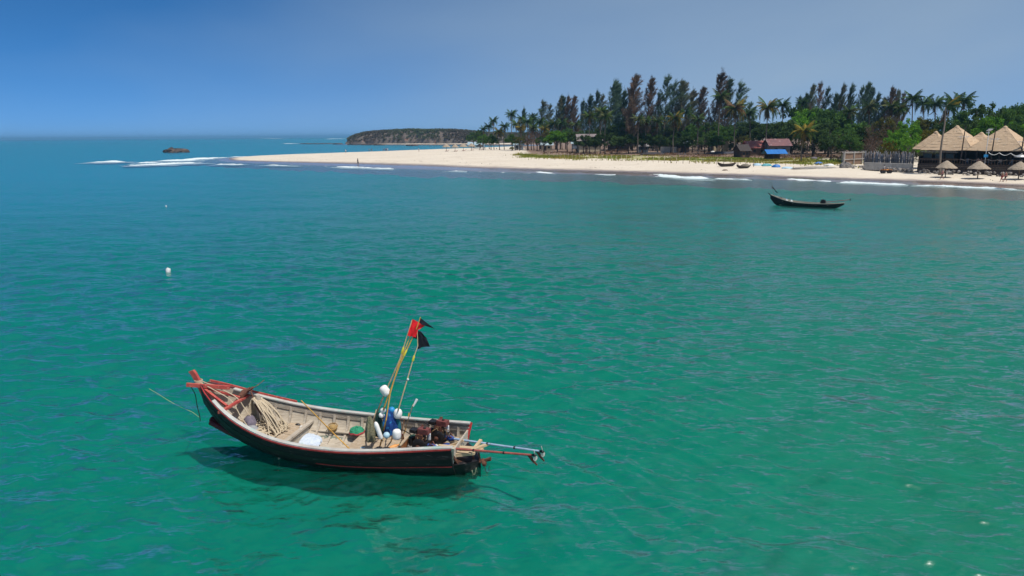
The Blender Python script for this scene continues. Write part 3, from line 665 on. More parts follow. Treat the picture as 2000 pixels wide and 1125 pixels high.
rope_tube('stern_rope_loop', [BW(-.66, -.1, .14), BW(-.70, -.14, -.06), BW(-.74, -.1, -.12), BW(-.78, -.06, .06)], .010, ROPED)
bow_line = MB().tube(spl([BW(7.86, -.20, 1.68), at(381, 770, 1.25), at(384.5, 790, .6), at(388.5, 806, .25), at(391.5, 822, -.12)], 5), .012, 6).build('mooring_line', ROPED, smooth=True)
tag(bow_line, 'thin dark mooring line hanging from the red bow into the water', 'rope')
yl = MB().tube(spl([at(291, 759, .05), at(310, 770, .04), at(332, 784, .05), at(355, 796, .05), at(374, 804, .05), at(389, 815, .05)], 5), .0055, 6).build('floating_line', ROPEY, smooth=True)
tag(yl, 'thin yellow green line floating on the water ahead of the bow', 'rope')
# ------------------------------------------------------------------ gear in the boat
def loops(n, fn, sub=5): return spl([fn(t) for t in np.linspace(0, 1, n)], sub)
# mooring post with the big hank of rope over it
ps = thing('mooring_bitt', 'short wooden bitt post on the foredeck holding the big rope hank', 'post', BW(6.22, .50, foredeck(6.2)))
pb = BW(6.22, .50, 0)
MB().tube([pb+[0, 0, .4], pb+[0, 0, 1.20], pb+[0, 0, 1.28]], [.07, .075, .055], 12).build('post', WOODG, ps, smooth=True)
MB().tube([BW(6.22, .30, 1.12), BW(6.22, .70, 1.12)], .03, 8).build('crossbar', WOODG, ps, smooth=True)
hank = thing('rope_hank', 'thick tan rope hank hung over the bitt post on the foredeck', 'rope', BW(6.0, .42, foredeck(6)))
rg = random.Random(3)
for i in range(15):
    a = i/14; zt = 1.17+.03*rg.random(); spread = (a-.5)
    p0 = BW(6.30+.05*rg.random(), .50+spread*.22, zt)
    p1 = BW(6.02-.10*rg.random(), .42+spread*.46, .98); p2 = BW(5.72+.22*rg.random()-.15, .30+spread*.52, .72+.06*rg.random()); p3 = BW(5.55-.25*rg.random(), .16+spread*.66, foredeck(5.5)+.06)
    p4 = BW(5.50-.3*rg.random(), .05+spread*.8, foredeck(5.5)+.04); pm = BW(6.42, .48+spread*.3, .95); pn = BW(6.42, .42+spread*.4, .62)
    MB().tube(spl([pn, pm, p0, p1, p2, p3, p4], 5), .0165, 7).build('strand', ROPE, hank, smooth=True)
coil = thing('rope_pile', 'loose tangle of tan rope spread over the foredeck', 'rope', BW(5.75, -.2, foredeck(5.7)))
for i in range(18):
    cx = 5.42+rg.random()*.75; cy = -.62+rg.random()*1.05; r0 = .08+rg.random()*.14; ph = rg.random()*6; pts = []
    if i >= 13: cx = 5.35+rg.random()*.3; cy = .05+rg.random()*.45
    for t in np.linspace(0, 3.2*math.pi*2/2, 16):
        rr_ = r0*(1+.35*math.sin(t*1.7+ph)); x = cx+rr_*math.cos(t+ph)+.02*t; y = cy+1.2*rr_*math.sin(t+ph)
        lim = sect(T, min(x, 6.6), .45)[0]-.12; y = np.clip(y, -lim, lim)
        pts.append(BW(x, y, foredeck(x)+.03+.02*(t % 3)+.05*rg.random()))
    MB().tube(spl(pts, 4), .0145+.004*rg.random(), 6).build('rope_turn', ROPE, coil, smooth=True)
lash = thing('bow_lashing', 'tan rope lashing wound round the red stem and led aft', 'rope', BW(7.5, 0, 1.6))
for i in range(4):
    z = 1.70+.028*i; MB().tube([BW(7.73+.10*math.cos(t)+.0, .10*math.sin(t), z+.01*math.sin(t*.5)) for t in np.linspace(0, 6.4, 14)], .014, 6).build('lashing_turn', ROPE, lash, smooth=True)
for y in (-.06, .10): MB().tube(spl([BW(7.66, y*.6, 1.74), BW(7.2, y*1.2+.05, 1.52), BW(6.7, y*1.6+.05, 1.26), BW(6.4, y*2, .85), BW(6.2, y*2.4, .60)], 5), .014, 6).build('lashing_lead', ROPE, lash, smooth=True)
anc = thing('anchor', 'rusty brown iron anchor lying across the bow timbers', 'anchor', BW(6.62, .42, 1.2))
MB().beam(BW(6.80, .10, 1.10), BW(6.42, .62, 1.46), .05, .05).build('shank', RUST, anc)
MB().slab([BW(6.50, .42, 1.42), BW(6.34, .66, 1.50), BW(6.20, .86, 1.62), BW(6.44, .80, 1.44), BW(6.60, .62, 1.34)], .03).build('fluke', RUST, anc)
MB().slab([BW(6.72, .28, 1.26), BW(6.74, .50, 1.38), BW(6.55, .66, 1.44), BW(6.58, .42, 1.32)], .03).build('fluke', RUST, anc)
MB().tube([BW(6.45, .52, 1.4), BW(6.25, .40, 1.0), BW(6.05, .34, .75)], .02, 8).build('stock', RUST, anc, smooth=True)
jug = thing('plastic_jug', 'pale plastic jug lying under the bow crossbeam', 'jug', BW(6.42, -.34, foredeck(6.4)))
MB().lathe(BW(6.46, -.34, .68), [(.02, -.17), (.10, -.16), (.11, -.02), (.10, .10), (.045, .16), (.04, .20)], 14, (-.3, .2, .25)).build('body', WHITEP, jug, smooth=True)
MB().lathe(BW(6.40, -.30, .74), [(.045, .12), (.045, .16)], 10, (-.3, .2, .25)).build('cap', BLUEF, jug)
def heap(name, lab, cat, c, r, m_, seed, bump=.18, group=None, nu=22, nv=10):
    """crumpled soft heap (net, cloth) that sits flat on its base"""
    rg_ = np.random.default_rng(seed); ph = rg_.random(8)*6.28; G_ = []
    for i in range(nv+1):
        t = i/nv; row = []
        for j in range(nu+1):
            a = 2*math.pi*(j % nu)/nu; k = 1+bump*(math.sin(2*a+ph[0])+.7*math.sin(3*a+ph[1]+3*t)+.6*math.sin(7*a+ph[2]+5*t)+.4*math.sin(11*a+ph[3]+8*t))*(.35+.65*t)
            k += bump*.5*(rg_.random()-.5) if j < nu else 0
            rad = math.sin(t*math.pi/2)**.8; zz = (1-t**1.7)*(1+bump*.6*math.sin(3*a+ph[4]+4*t)*t)
            row.append(np.array(c)+np.array([math.cos(a)*r[0]*rad*k, math.sin(a)*r[1]*rad*k, r[2]*max(zz, 0)]))
        row[-1] = row[0]; G_.append(row)
    mb = MB().grid(G_); o = mb.build(name, m_, base=c, smooth=True)
    return tag(o, lab, cat, group)
heap('dark_cloth_bundle', 'dark purple grey cloth bundle below the anchor in the bow', 'cloth', BW(6.36, .22, foredeck(6.3)), (.20, .26, .28), GREYP, 1)
heap('grey_canvas_bundle', 'grey canvas bundle between the ropes on the foredeck', 'cloth', BW(6.12, -.10, foredeck(6.1)), (.20, .20, .15), mat('grey_canvas', (.34, .35, .36), (.24, .24, .25), 9, .9, .6), 2)
heap('cream_cloth', 'cream cloth heap beside the black buoy', 'cloth', BW(5.14, -.80, foredeck(5.1)), (.16, .13, .10), mat('cream_cloth', (.72, .64, .52), (.6, .52, .4), 9, .9, .6), 3)
heap('rope_ball', 'tan ball of knotted rope at the near side of the foredeck', 'rope', BW(5.80, -.50, foredeck(5.8)), (.15, .16, .16), ROPE, 4)
bu = thing('black_buoy', 'shiny black ball buoy on the foredeck', 'buoy', BP(504, 847, .30))
c = BP(504, 838.5, .43); MB().ball(c, .098, n=20, m_=14).build('ball', BLACKP, bu, smooth=True)
MB().lathe(c+[0, 0, .08], [(.022, 0), (.025, .03), (.012, .04)], 10).build('eye', BLACKP, bu)
NETC = BP(592, 862, -.05); print('net local', BL(NETC))
heap('pale_fishing_net', 'heap of pale blue white fishing net in the middle well', 'net', NETC, (.62, .42, .20), NETW, 6, .12, nu=40, nv=16)
for k_, (x, y, lab) in enumerate(((5.02, .80, 'small black scrap near the far ribs of the foredeck'), )):
    heap('black_scrap', lab, 'scrap', BW(x+.18, y, foredeck(x)), (.07, .06, .06), BLACKP, 8+k_)
heap('white_rag', 'small white rag at the far end of the thwart', 'rag', BW(4.98, .66, .335), (.07, .06, .05), WHITEP, 12)
bk_ = thing('round_basket', 'round yellow brown basket leaning on the far side of the well', 'basket', BP(650, 842, .19))
c = BP(650, 836, .27); MB().ball(c, (.13, .13, .12), n=18, m_=10, axis=(0, .4, 1)).build('bowl', mat('wicker', (.45, .30, .12), (.30, .19, .07), 40, .8, 1.), bk_, smooth=True)
MB().tube([c+[.14*math.cos(t), .14*math.sin(t)-.03, .06+.05*math.sin(t)] for t in np.linspace(0, 6.3, 18)], .014, 6).build('rim', mat('wicker_rim', (.36, .22, .08)), bk_)
yp = MB().tube([BP(683, 877, .24), BP(655, 850, .45), atY(588, 782, 18.15)], [.017, .018, .015], 8).build('bamboo_pole', BAMB, smooth=True)
tag(yp, 'long yellow bamboo pole leaning across the middle of the boat', 'pole')
gc = thing('green_net_coil', 'coiled green netting on a red ring on the mid deck', 'net', BP(697, 846, .20))
c = BP(697, 845, .20)
for i, (rr_, z, m_) in enumerate(((.19, .02, mat('red_cord', (.42, .06, .07), (.3, .04, .05), 20)), (.175, .055, NETG), (.155, .09, NETG), (.12, .115, NETG), (.075, .13, NETG))):
    MB().tube([c+[rr_*math.cos(t)*(1+.05*math.sin(5*t)), rr_*math.sin(t)*(1+.06*math.sin(4*t)), z+.012*math.sin(6*t+i)] for t in np.linspace(0, 6.283, 26)], .036, 8, cap=False).build('net_turn', m_, gc, smooth=True)
# nets hung between the poles
def hang(name, lab, px, ytop, ybot, Yd, wpx, m_, seed, cat='net'):
    p0 = atY(px, ybot, Yd); h = (atY(px, ytop, p0[1])-p0)[2]; rg_ = np.random.default_rng(seed); G_ = []
    for i in range(12):
        t = i/11; row = []; w = wpx*.0136*(.30+.62*math.sin(min(1, t*1.25)*math.pi/2)-.18*max(0, t-.75)*4*.5)
        for j in range(23):
            a = 2*math.pi*(j % 22)/22; k = 1+.16*math.sin(5*a+seed)+.12*math.sin(9*a+2*t+seed*2)+.1*(rg_.random()-.5)
            row.append(p0+np.array([math.cos(a)*w*k, math.sin(a)*w*k*.7, h*(1-t)]))
        row[-1] = row[0]; G_.append(row)
    return tag(MB().grid(G_).poly(G_[0][:-1]).build(name, m_, base=p0, smooth=True), lab, cat)
hang('blue_net_bundle', 'bright blue net bundle hanging below the blue ball float', 762, 800, 847, 17.85, 15, NETB, 3)
hang('dark_net_bundle', 'dark green net bundle left of the blue net', 741, 806, 852, 17.8, 9, NETDG, 4)
hang('teal_line_bundle', 'thin blue green line bundle right of the blue net', 777, 812, 843, 17.9, 7, mat('teal_line', (.02, .20, .24), (.01, .1, .14), 20, .8, 1.), 5)
hang('brown_net_bundle', 'brown and green net bundle at the left of the leaning poles', 724, 814, 862, 17.7, 10, mat('brown_net', (.27, .24, .15), (.12, .13, .07), 22, .85, 1., c3=(.30, .06, .05), s3=6, a3=.64), 6)
heap('green_twine_heap', 'green twine heap beside the near engine', 'net', BP(807, 862, .16), (.16, .14, .20), NETDG, 15)
heap('green_floor_net', 'green and brown net scraps on the floor behind the bulkhead', 'net', BP(733, 874, .02), (.30, .22, .10), mat('mixed_net', (.10, .22, .14), (.16, .12, .08), 14, .9, 1.), 16)
FLO = [(752, 763, .118, 'white square-shouldered foam float tied halfway up the tallest pole', 'b', 17.75, -.55),
 (748, 801, .078, 'white ball float topmost of the small pair left of the blue ball', 's', 17.8, 0), (745, 811, .074, 'white ball float lowest of the small pair left of the blue ball', 's', 17.75, 0),
 (765, 800.5, .085, 'bright blue ball float tied above the blue net', 's', 17.9, 0), (777, 808, .115, 'white oval float at the foot of the right-hand flag pole', 'o', 17.85, .15),
 (739, 841, .06, 'long white cylinder float leaning among the poles', 'c', 17.45, -.25), (755, 850, .085, 'pale bluish ball float on the floor between the poles', 'p', 17.35, 0), (775, 848.5, .115, 'white blocky float on the floor right of the blue net', 'b', 17.4, .05)]
for px, py, r_, lab, k_, Y_, tl in FLO:
    c = atY(px, py, Y_); ax = (math.sin(tl), 0, math.cos(tl))
    t_ = thing('net_float', lab, 'float', c-np.array([0, 0, r_]), 'net floats in the near boat')
    if k_ == 'c': MB().lathe(c, [(.01, -.25), (.05, -.23), (r_, -.18), (r_, .15), (.045, .22), (.02, .25)], 14, (-.28, 0, .96)).build('body', WHITEF, t_, smooth=True)
    else: MB().ball(c, (r_, r_, r_*(1.2 if k_ in 'bo' else 1.)), axis=ax, n=18, m_=12, p=.62 if k_ == 'b' else (.85 if k_ == 'o' else 1.)).build('body', BLUEF if 'blue ball float tied' in lab else (PBLUE if k_ == 'p' else WHITEF), t_, smooth=True)
    a_ = np.array(ax); MB().tube([c-a_*r_*1.32, c-a_*r_*1.1], .014, 8).build('cord_eye', BLACKP, t_)
def poleth(name, lab, P, r, m_, cat='pole', group='marker poles standing in the near boat'):
    t_ = thing(name, lab, cat, P[0], group); MB().tube(P, r, 8).build('pole', m_, t_, smooth=True); return t_
def cloth(name, t_, pts, m_, nu=8, nv=5, amp=.03, ph=0.):
    """flag: bilinear patch with folds and thickness"""
    A, B_, C_, D_ = [np.array(p, float) for p in pts]; rows = []; nrm = np.cross(B_-A, D_-A); nrm /= np.linalg.norm(nrm)
    for i in range(nv+1):
        v = i/nv; row = []
        for j in range(nu+1):
            u = j/nu; p = (A*(1-u)+B_*u)*(1-v)+(D_*(1-u)+C_*u)*v
            row.append(p+nrm*amp*(math.sin(u*7+v*2+ph)+.5*math.sin(u*13-v*5+ph)))
        rows.append(row)
    mb = MB().grid(rows); mb.grid([[p+nrm*.004 for p in r_[::-1]] for r_ in rows]); return mb.build(name, m_, t_, smooth=True)
def wrap(t_, a, b, f, m_, l=.16, r=.028):
    a = np.array(a); b = np.array(b); d = (b-a)/np.linalg.norm(b-a); p = a+(b-a)*f
    MB().tube([p-d*l/2, p-d*l*.3, p+d*l*.3, p+d*l/2], [r*.55, r, r*.8, r*.5], 8).build('yellow_wrap', m_, t_, smooth=True)
Pa = [BP(711, 869, .02), atY(748, 777, 17.72), atY(781, 702, 17.85), atY(804.5, 626, 18.0)]
pa = poleth('flag_pole', 'tall pale pole with upper red flag and white float, leftmost foot', Pa, [.022, .020, .016, .012], BAMP)
Yf = 18.0
cloth('flag', pa, [atY(805.5, 623.5, Yf), atY(831, 636, Yf+.12), atY(819, 644, Yf+.05), atY(800.5, 641, Yf)], FRED, amp=.02)
wrap(pa, Pa[2], Pa[3], .24, YEL, .20, .03)
Pb = [BP(725, 870, .02), atY(751, 794, 17.65), atY(780, 714, 17.8), atY(812, 646, 17.98), atY(821.5, 619, 18.05)]
pb_ = poleth('flag_pole', 'orange bamboo pole with long black pennant at the very top', Pb, [.024, .022, .018, .013, .011], BAMB)
cloth('flag', pb_, [atY(821, 621, 18.05), atY(853, 645, 18.2), atY(849, 642.5, 18.2), atY(818, 632, 18.04)], FBLK, amp=.015)
wrap(pb_, Pb[2], Pb[3], .36, YEL, .22, .03)
Pc = [BP(741, 877, .02), atY(754, 820, 17.38), atY(762, 768, 17.55), atY(779, 711, 17.75), atY(804.5, 649, 17.95)]
pc = poleth('flag_pole', 'yellow pole with lower red flag, foot nearest the near rail', Pc, [.022, .020, .018, .014, .012], BAMB)
cloth('flag', pc, [atY(800.5, 640, 17.88), atY(817, 644, 17.92), atY(812, 659, 17.9), atY(796, 655.5, 17.87)], FRED, amp=.02, ph=1)
Pd = [BP(762, 870, .02), atY(779, 797, 17.7), atY(795, 743, 17.85), atY(809, 695, 17.95), atY(816, 676, 18.0), atY(815, 646, 18.05)]
pd_ = poleth('flag_pole', 'right-hand pale pole with the broad black flag', Pd, [.022, .018, .015, .013, .012, .011], BAMP)
cloth('flag', pd_, [atY(813, 646, 18.05), atY(822, 647, 18.1), atY(833, 661, 18.2), atY(807, 661.5, 18.05)], FBLK, amp=.025)
cloth('flag', pd_, [atY(817, 656, 18.05), atY(833, 659, 18.2), atY(838.5, 676, 18.25), atY(815, 681, 18.1)], FBLK, amp=.025, ph=2)
wrap(pd_, Pd[2], Pd[3], .9, YEL, .17, .03); MB().ball(atY(796.5, 741, 17.85), .03).build('knot', WHITEP, pd_)
Pe = [BP(784, 862, .10), atY(806, 792, 17.75), atY(813.5, 781, 17.8)]
pe = poleth('brush_stick', 'thin stick with white brush head right of the floats', Pe, [.014, .012, .012], BAMP, 'stick')
MB().tube([atY(807, 794, 17.75), atY(811, 786, 17.78), atY(814.5, 779.5, 17.8)], [.016, .030, .036], 8).build('brush_head', WHITEP, pe, smooth=True)
MIDBR = mat('brown_stick', (.20, .11, .06), (.12, .07, .04), 9)
for a, b, m_, lab in (((788, 860), (799, 806), BAMB, 'short orange stick left of the pale blue tube'), ((797, 860), (809, 817), BAMP, 'short pale stick right of the pale blue tube'), ((733, 862), (742, 818), BAMB, 'short orange stick between the left-hand poles'), ((768, 868), (773, 822), BAMP, 'short pale stick in front of the blue net'), ((718, 866), (735, 800), BAMP, 'slim pale stick leaning at the far left of the pole cluster'), ((747, 872), (757, 812), BAMP, 'slim pale stick just right of the yellow pole'), ((781, 864), (790, 818), MIDBR, 'brown stick between the blocky float and orange stick')):
    o = MB().tube([BP(*a, .08), atY(*b, BP(*a, .08)[1]+.25)], .016, 7).build('wooden_stick', m_, smooth=True); tag(o, lab, 'stick')
tb = thing('pale_blue_tube', 'pale blue capped tube standing by the far rail', 'tube', BP(791, 850, .15))
p0 = BP(791, 850, .15); p1 = atY(799, 814, p0[1]+.2); MB().tube([p0, p1], .042, 12).build('tube', PBLUE, tb, smooth=True); MB().tube([p1, p1+(p1-p0)*.14], .03, 12).build('cap', WHITEP, tb, smooth=True)
pt = thing('purple_striped_tube', 'purple mottled tube right of the pale blue tube', 'tube', BP(799, 848, .15))
p0 = BP(799, 848, .15); p1 = atY(805, 822, p0[1]+.15); MB().tube([p0, p1], .034, 10).build('tube', mat('purple_stripe', (.25, .16, .32), (.12, .07, .16), 30, .7, .3, stretch=(1, 1, 4)), pt, smooth=True)
MB().tube([p1, p1+(p1-p0)*.12], .02, 10).build('cap', WHITEP, pt, smooth=True)
ob = thing('orange_bottle', 'orange bottle lying at the near rail', 'bottle', BP(768, 874, .12))
MB().lathe(BP(768, 873, .18), [(.02, -.17), (.05, -.16), (.052, .06), (.02, .13), (.02, .18)], 12, (.9, .35, .25)).build('body', ORANGEP, ob, smooth=True)
MB().lathe(BP(768, 873, .18), [(.024, .17), (.024, .21)], 10, (.9, .35, .25)).build('cap', YEL, ob)
heap('yellow_bag', 'small bright yellow bag beside the orange bottle', 'bag', BP(772, 876, .12), (.10, .07, .07), YEL, 21)
heap('white_bag', 'small white bag on the near side of the stern floor', 'bag', BP(806, 872, .16), (.11, .08, .10), WHITEP, 22)
heap('white_cloth', 'white cloth between the two engines near the stern', 'cloth', BP(849, 872, .36), (.13, .10, .08), WHITEP, 23)
heap('blue_cloth', 'blue cloth on the stern boards under the red shaft', 'cloth', BP(874, 873, .40), (.14, .12, .10), NETB, 24)
heap('blue_rag_pile', 'blue rag pile near the foot of the left-hand pole', 'cloth', BP(708, 878, .14), (.09, .06, .07), PBLUE, 25)
heap('red_rag', 'red rag beside the near engine', 'rag', BP(845, 858, .46), (.08, .06, .06), FRED, 26)
heap('brown_sack', 'brown sack wedged behind the near engine', 'sack', BW(.62, -.52, .10), (.18, .16, .26), mat('brown_sack', (.22, .14, .08), (.13, .08, .05), 9, .9, .6), 27)
heap('red_bucket_cloth', 'dull red cloth heap under the far rail by the engines', 'cloth', BW(1.28, .62, .10), (.16, .16, .22), REDP, 28)
heap('tan_net_heap', 'tan net heap on the stern floor between the engines', 'net', BW(.82, .06, .02), (.22, .18, .24), mat('tan_net', (.34, .25, .15), (.2, .14, .08), 16, .9, 1.), 29)
jc = thing('jerrycan', 'white plastic jerrycan beside the far engine', 'jerrycan', BW(1.36, .40, .0)); MB().box(BW(1.36, .40, .24), (.18, .26, .34), rotz(-BYAW), taper=.92).build('body', WHITEP, jc); MB().lathe(BW(1.36, .46, .41), [(.03, 0), (.03, .05)], 10).build('cap', BLUEF, jc); MB().tube([BW(1.36, .30, .42), BW(1.36, .34, .47), BW(1.36, .40, .47), BW(1.36, .43, .42)], .014, 6).build('handle', WHITEP, jc)
sc_ = thing('stern_rope_coil', 'small tan rope coil on the stern cross beam', 'rope', BW(.34, .42, .44))
for i in range(3): MB().tube([BW(.34+(.13-.02*i)*math.cos(t), .42+(.13-.02*i)*math.sin(t), .455+.028*i) for t in np.linspace(0, 6.4, 18)], .014, 6).build('rope_turn', ROPE, sc_, smooth=True)
# ------------------------------------------------------------------ long-tail engines
def engine(lab, c, tip, shaftmat, mount, r_shaft=.026):
    """single-cylinder diesel on a swivel with its long propeller shaft"""
    t_ = thing('long_tail_engine', lab, 'engine', np.array(c)-[0, 0, .12], 'long-tail engines of the near boat')
    c = np.array(c, float); tip = np.array(tip, float); d = tip-c; d[2] = 0; d /= np.linalg.norm(d); s = np.array([-d[1], d[0], 0]); Rm = np.stack([d, s, [0, 0, 1.]], 1)
    P = lambda x, y, z: c+d*x+s*y+np.array([0, 0, z])
    MB().box(P(0, 0, .06), (.40, .24, .22), Rm).build('crankcase', IRON, t_)
    MB().box(P(-.02, .0, .27), (.22, .22, .20), Rm, taper=.9).build('cylinder_block', RUST, t_)
    mb = MB(); [mb.box(P(-.26-.03*i, 0, .12), (.014, .24-.02*i, .20), Rm) for i in range(3)]; mb.build('cooling_fins', IRON, t_)
    tk = MB().box(P(.08, .02, .45), (.30, .19, .14), Rm).build('fuel_tank', ENGR, t_); MB().lathe(P(.10, .02, .52), [(.035, 0), (.035, .03), (.02, .04)], 12).build('filler_cap', IRON, tk)
    MB().box(P(-.20, .0, .43), (.20, .20, .09), Rm).build('radiator_hopper', IRON, t_)
    MB().lathe(P(.02, -.15, .08), [(.02, -.02), (.20, -.015), (.21, .03), (.17, .045), (.05, .05)], 22, -s).build('flywheel', IRON, t_, smooth=True)
    MB().lathe(P(.02, -.21, .08), [(.05, 0), (.07, .03), (.03, .06)], 12, -s).build('pulley', RUST, t_, smooth=True)
    MB().tube([P(-.06, .12, .30), P(-.08, .22, .32), P(-.10, .24, .50)], [.03, .03, .045], 10).build('exhaust', RUST, t_, smooth=True)
    MB().lathe(P(.14, .15, .24), [(.05, -.09), (.055, -.08), (.055, .08), (.03, .1)], 12).build('air_filter', WHITEP, t_, smooth=True)
    for sd in (-1, 1): MB().beam(P(-.30, sd*.14, -.08), P(.42, sd*.14, -.06), .05, .06).build('mount_rail', RUST, t_)
    for sd in (-1, 1): MB().tube([P(.16, sd*.10, -.02), P(.30, sd*.08, .16), P(.42, 0, .06)], .018, 7).build('mount_brace', RUST, t_, smooth=True)
    MB().tube([P(-.32, 0, .30), P(-.56, .05, .36), P(-.80, .06, .34)], .014, 7).build('tiller_handle', IRON, t_, smooth=True)
    mb = MB(); rg_ = random.Random(int(c[0]*100))
    for i in range(6):
        a = P(rg_.uniform(-.2, .2), rg_.uniform(-.14, .14), .34); b = P(rg_.uniform(-.2, .3), rg_.uniform(-.18, .18), .05); mb.tube(spl([a, (a+b)/2+np.array([rg_.uniform(-.1, .1), -.1, .06]), b], 4), .010, 5)
    mb.build('hoses', mat('hose_tan', (.30, .17, .07), (.12, .08, .05), 9), t_, smooth=True)
    j0 = P(.34, 0, .05); MB().tube([P(.18, 0, .06), j0, P(.44, 0, .06)], [.06, .075, .04], 12).build('coupling', mat('blue_coupling', (.03, .08, .30), (.02, .05, .2), 9, .5), t_, smooth=True)
    sh = tip-j0; sdir_ = sh/np.linalg.norm(sh)
    shaft = MB().tube([j0, j0+sh*.5, tip], [r_shaft*1.25, r_shaft*1.08, r_shaft], 12).build('shaft', shaftmat, t_, smooth=True)
    for f in (.42, .72): MB().tube([j0+sh*f-sdir_*.02, j0+sh*f+sdir_*.02], r_shaft*1.45, 12).build('shaft_collar', IRON, shaft, smooth=True)
    pr = MB().tube([tip-sdir_*.02, tip+sdir_*.04, tip+sdir_*.10], [.03, .04, .015], 12).build('propeller_hub', IRON, t_, smooth=True)
    e1, e2, _ = frame(sdir_)
    zu = np.array([0, 0, 1.])-sdir_*sdir_[2]; zu /= np.linalg.norm(zu); e2 = np.cross(sdir_, zu)
    for k_, ang in enumerate((.25, .25+math.pi)):
        rd = zu*math.cos(ang)+e2*math.sin(ang); tn = np.cross(sdir_, rd); q = tip+sdir_*.05
        out = []
        for t in np.linspace(0, 2*math.pi, 14, endpoint=False):
            u_ = .085+.078*math.cos(t+math.pi); v_ = .062*math.sin(t); out.append(q+rd*u_+(tn*.80+sdir_*.6)*v_)
        MB().slab(out, .008).build('propeller_blade', PROP, t_)
    fin = [tip-sdir_*.16-zu*.02, tip-sdir_*.05-zu*.02, tip+sdir_*.02-zu*.14, tip+sdir_*.10-zu*.26, tip+sdir_*.07-zu*.27, tip-sdir_*.06-zu*.16]
    MB().slab([p-e2*.006 for p in fin], .012).build('skeg', RUST, t_)
engine('rusty long-tail engine at the far rail with pale blue shaft', BW(.70, .36, .52), atY(1056, 881.5, 16.85), SHAFTB, None)
engine('rusty long-tail engine at the near rail with faded red shaft', BW(1.02, -.22, .50), atY(1041, 889, 16.45), SHAFTR, None)
# ================================================================== HEADLAND, ISLET, REEF
HLx = np.array([676, 684, 700, 720, 745, 780, 800, 830, 860, 890, 915, 940, 975, 1010], float)
HLt = np.array([278, 270, 263, 258.5, 256.5, 254.5, 253.5, 254.5, 254, 254.5, 256.5, 260, 262, 262], float)
def head_top(px): return np.interp(px, HLx, HLt)
HYb = lambda px: np.interp(px, [676, 760, 860, 960, 1060], [862, 830, 780, 745, 735])
nu, nv = 150, 34; V = []
for i in range(nu):
    px = 674+(1030-674)*i/(nu-1); yb_ = HYb(px); zt = atY(px, head_top(px), yb_+34)[2]
    for j in range(nv):
        t = j/(nv-1); Y_ = yb_+t*150; p = atY(px, 283, Y_); rise = min(1, t/.17); prof = (rise**.55 if rise < 1 else 1.)*(1-.5*max(0, t-.4))
        cut = .5+.5*vnoise(np.array([px]), np.array([t*40]), 7., 31)[0]
        z = -1.2+(zt+1.2)*prof*(.86+.14*cut); Xo = p[0]
        V.append((Xo, Y_+(cut-.5)*9*(t < .25), z))
idx = np.arange(nu*nv).reshape(nu, nv); Fq = np.stack([idx[:-1, :-1], idx[1:, :-1], idx[1:, 1:], idx[:-1, 1:]], -1).reshape(-1, 4)
CLIFF = mat('cliff_earth', (.15, .115, .095), (.105, .09, .075), .10, .95, .9, stretch=(2, 2, .5), c3=(.36, .17, .10), s3=.045, a3=.64)
kind(link_np('headland', mesh_np('headland', V, Fq), CLIFF, smooth=True), 'structure')
def leaf_quads(C, size, rg_, flat=.0, asp=.6):
    """random leaf-sized quads round the points C"""
    n = len(C); d = rg_.normal(size=(n, 3)); d[:, 2] *= (1-flat); d /= np.linalg.norm(d, axis=1)[:, None]+1e-9
    e = np.cross(d, rg_.normal(size=(n, 3))); e /= np.linalg.norm(e, axis=1)[:, None]+1e-9
    s = (size*rg_.uniform(.6, 1.35, n))[:, None] if np.isscalar(size) else size[:, None]
    V = np.stack([C-d*s*.5, C+e*s*asp*.5, C+d*s*.5, C-e*s*asp*.5], 1).reshape(-1, 3)
    return V
def quads_mesh(name, V): n = len(V)//4; return mesh_np(name, V, np.arange(n*4).reshape(n, 4))
rgh = np.random.default_rng(3); C = []
for i in range(3400):
    px = rgh.uniform(680, 1030); t = rgh.uniform(0.03, .55)**1.0; yb_ = HYb(px); Y_ = yb_+t*150; rise = min(1, t/.17); zt = atY(px, head_top(px), yb_+34)[2]
    if rise < .9 and rgh.random() < (.42 if px < 890 else .1): continue
    z = -1.2+(zt+1.2)*(rise**.55)*(1-.5*max(0, t-.4))*.93; p = atY(px, 283, Y_)
    r_ = rgh.uniform(1.2, 3.0)*(.65 if rise < .9 else 1); m_ = 46
    q = rgh.normal(size=(m_, 3)); q /= np.linalg.norm(q, axis=1)[:, None]; q *= (rgh.random((m_, 1))**.4)*r_; q[:, 2] *= .75
    C.append(q+[p[0], Y_, z+r_*.4])
C = np.vstack(C)
o = kind(link_np('headland_wood', quads_mesh('headland_wood', leaf_quads(C, 1.0, rgh)), leafmat('headland_leaves', (.12, .145, .075), (.135, .11, .085), .015, .3, 0)), 'stuff')
o['label'] = 'scrubby green and brown wood covering the distant headland'; o['category'] = 'wood'
DARKROCK = mat('dark_rock', (.10, .075, .062), (.045, .035, .032), .35, .9, 1., c3=(.17, .13, .09), s3=.6, a3=.62)
def rock(name, lab, c, r, seed, m_=DARKROCK, nu=26, nv=12, group=None, parent=None):
    rg_ = np.random.default_rng(seed); G_ = []; k1 = rg_.random(6)*6.28
    for i in range(nv+1):
        t = i/nv; row = []
        for j in range(nu):
            a = 2*math.pi*j/nu; k = 1+.16*math.sin(3*a+k1[0])+.12*math.sin(5*a+k1[1]+4*t)+.14*(rg_.random()-.5)
            row.append(np.array(c)+np.array([math.cos(a)*r[0]*math.sin(t*1.57)**.55*k, math.sin(a)*r[1]*math.sin(t*1.57)**.55*k, r[2]*(math.cos(t*1.57)**.7*(1+.16*math.sin(2*a+k1[2]))-.12+.08*(rg_.random()-.5))]))
        row.append(row[0]); G_.append(row)
    o = MB().grid(G_).build(name, m_, base=c, parent=parent)
    if parent is None: tag(o, lab, 'rock', group)
    return o
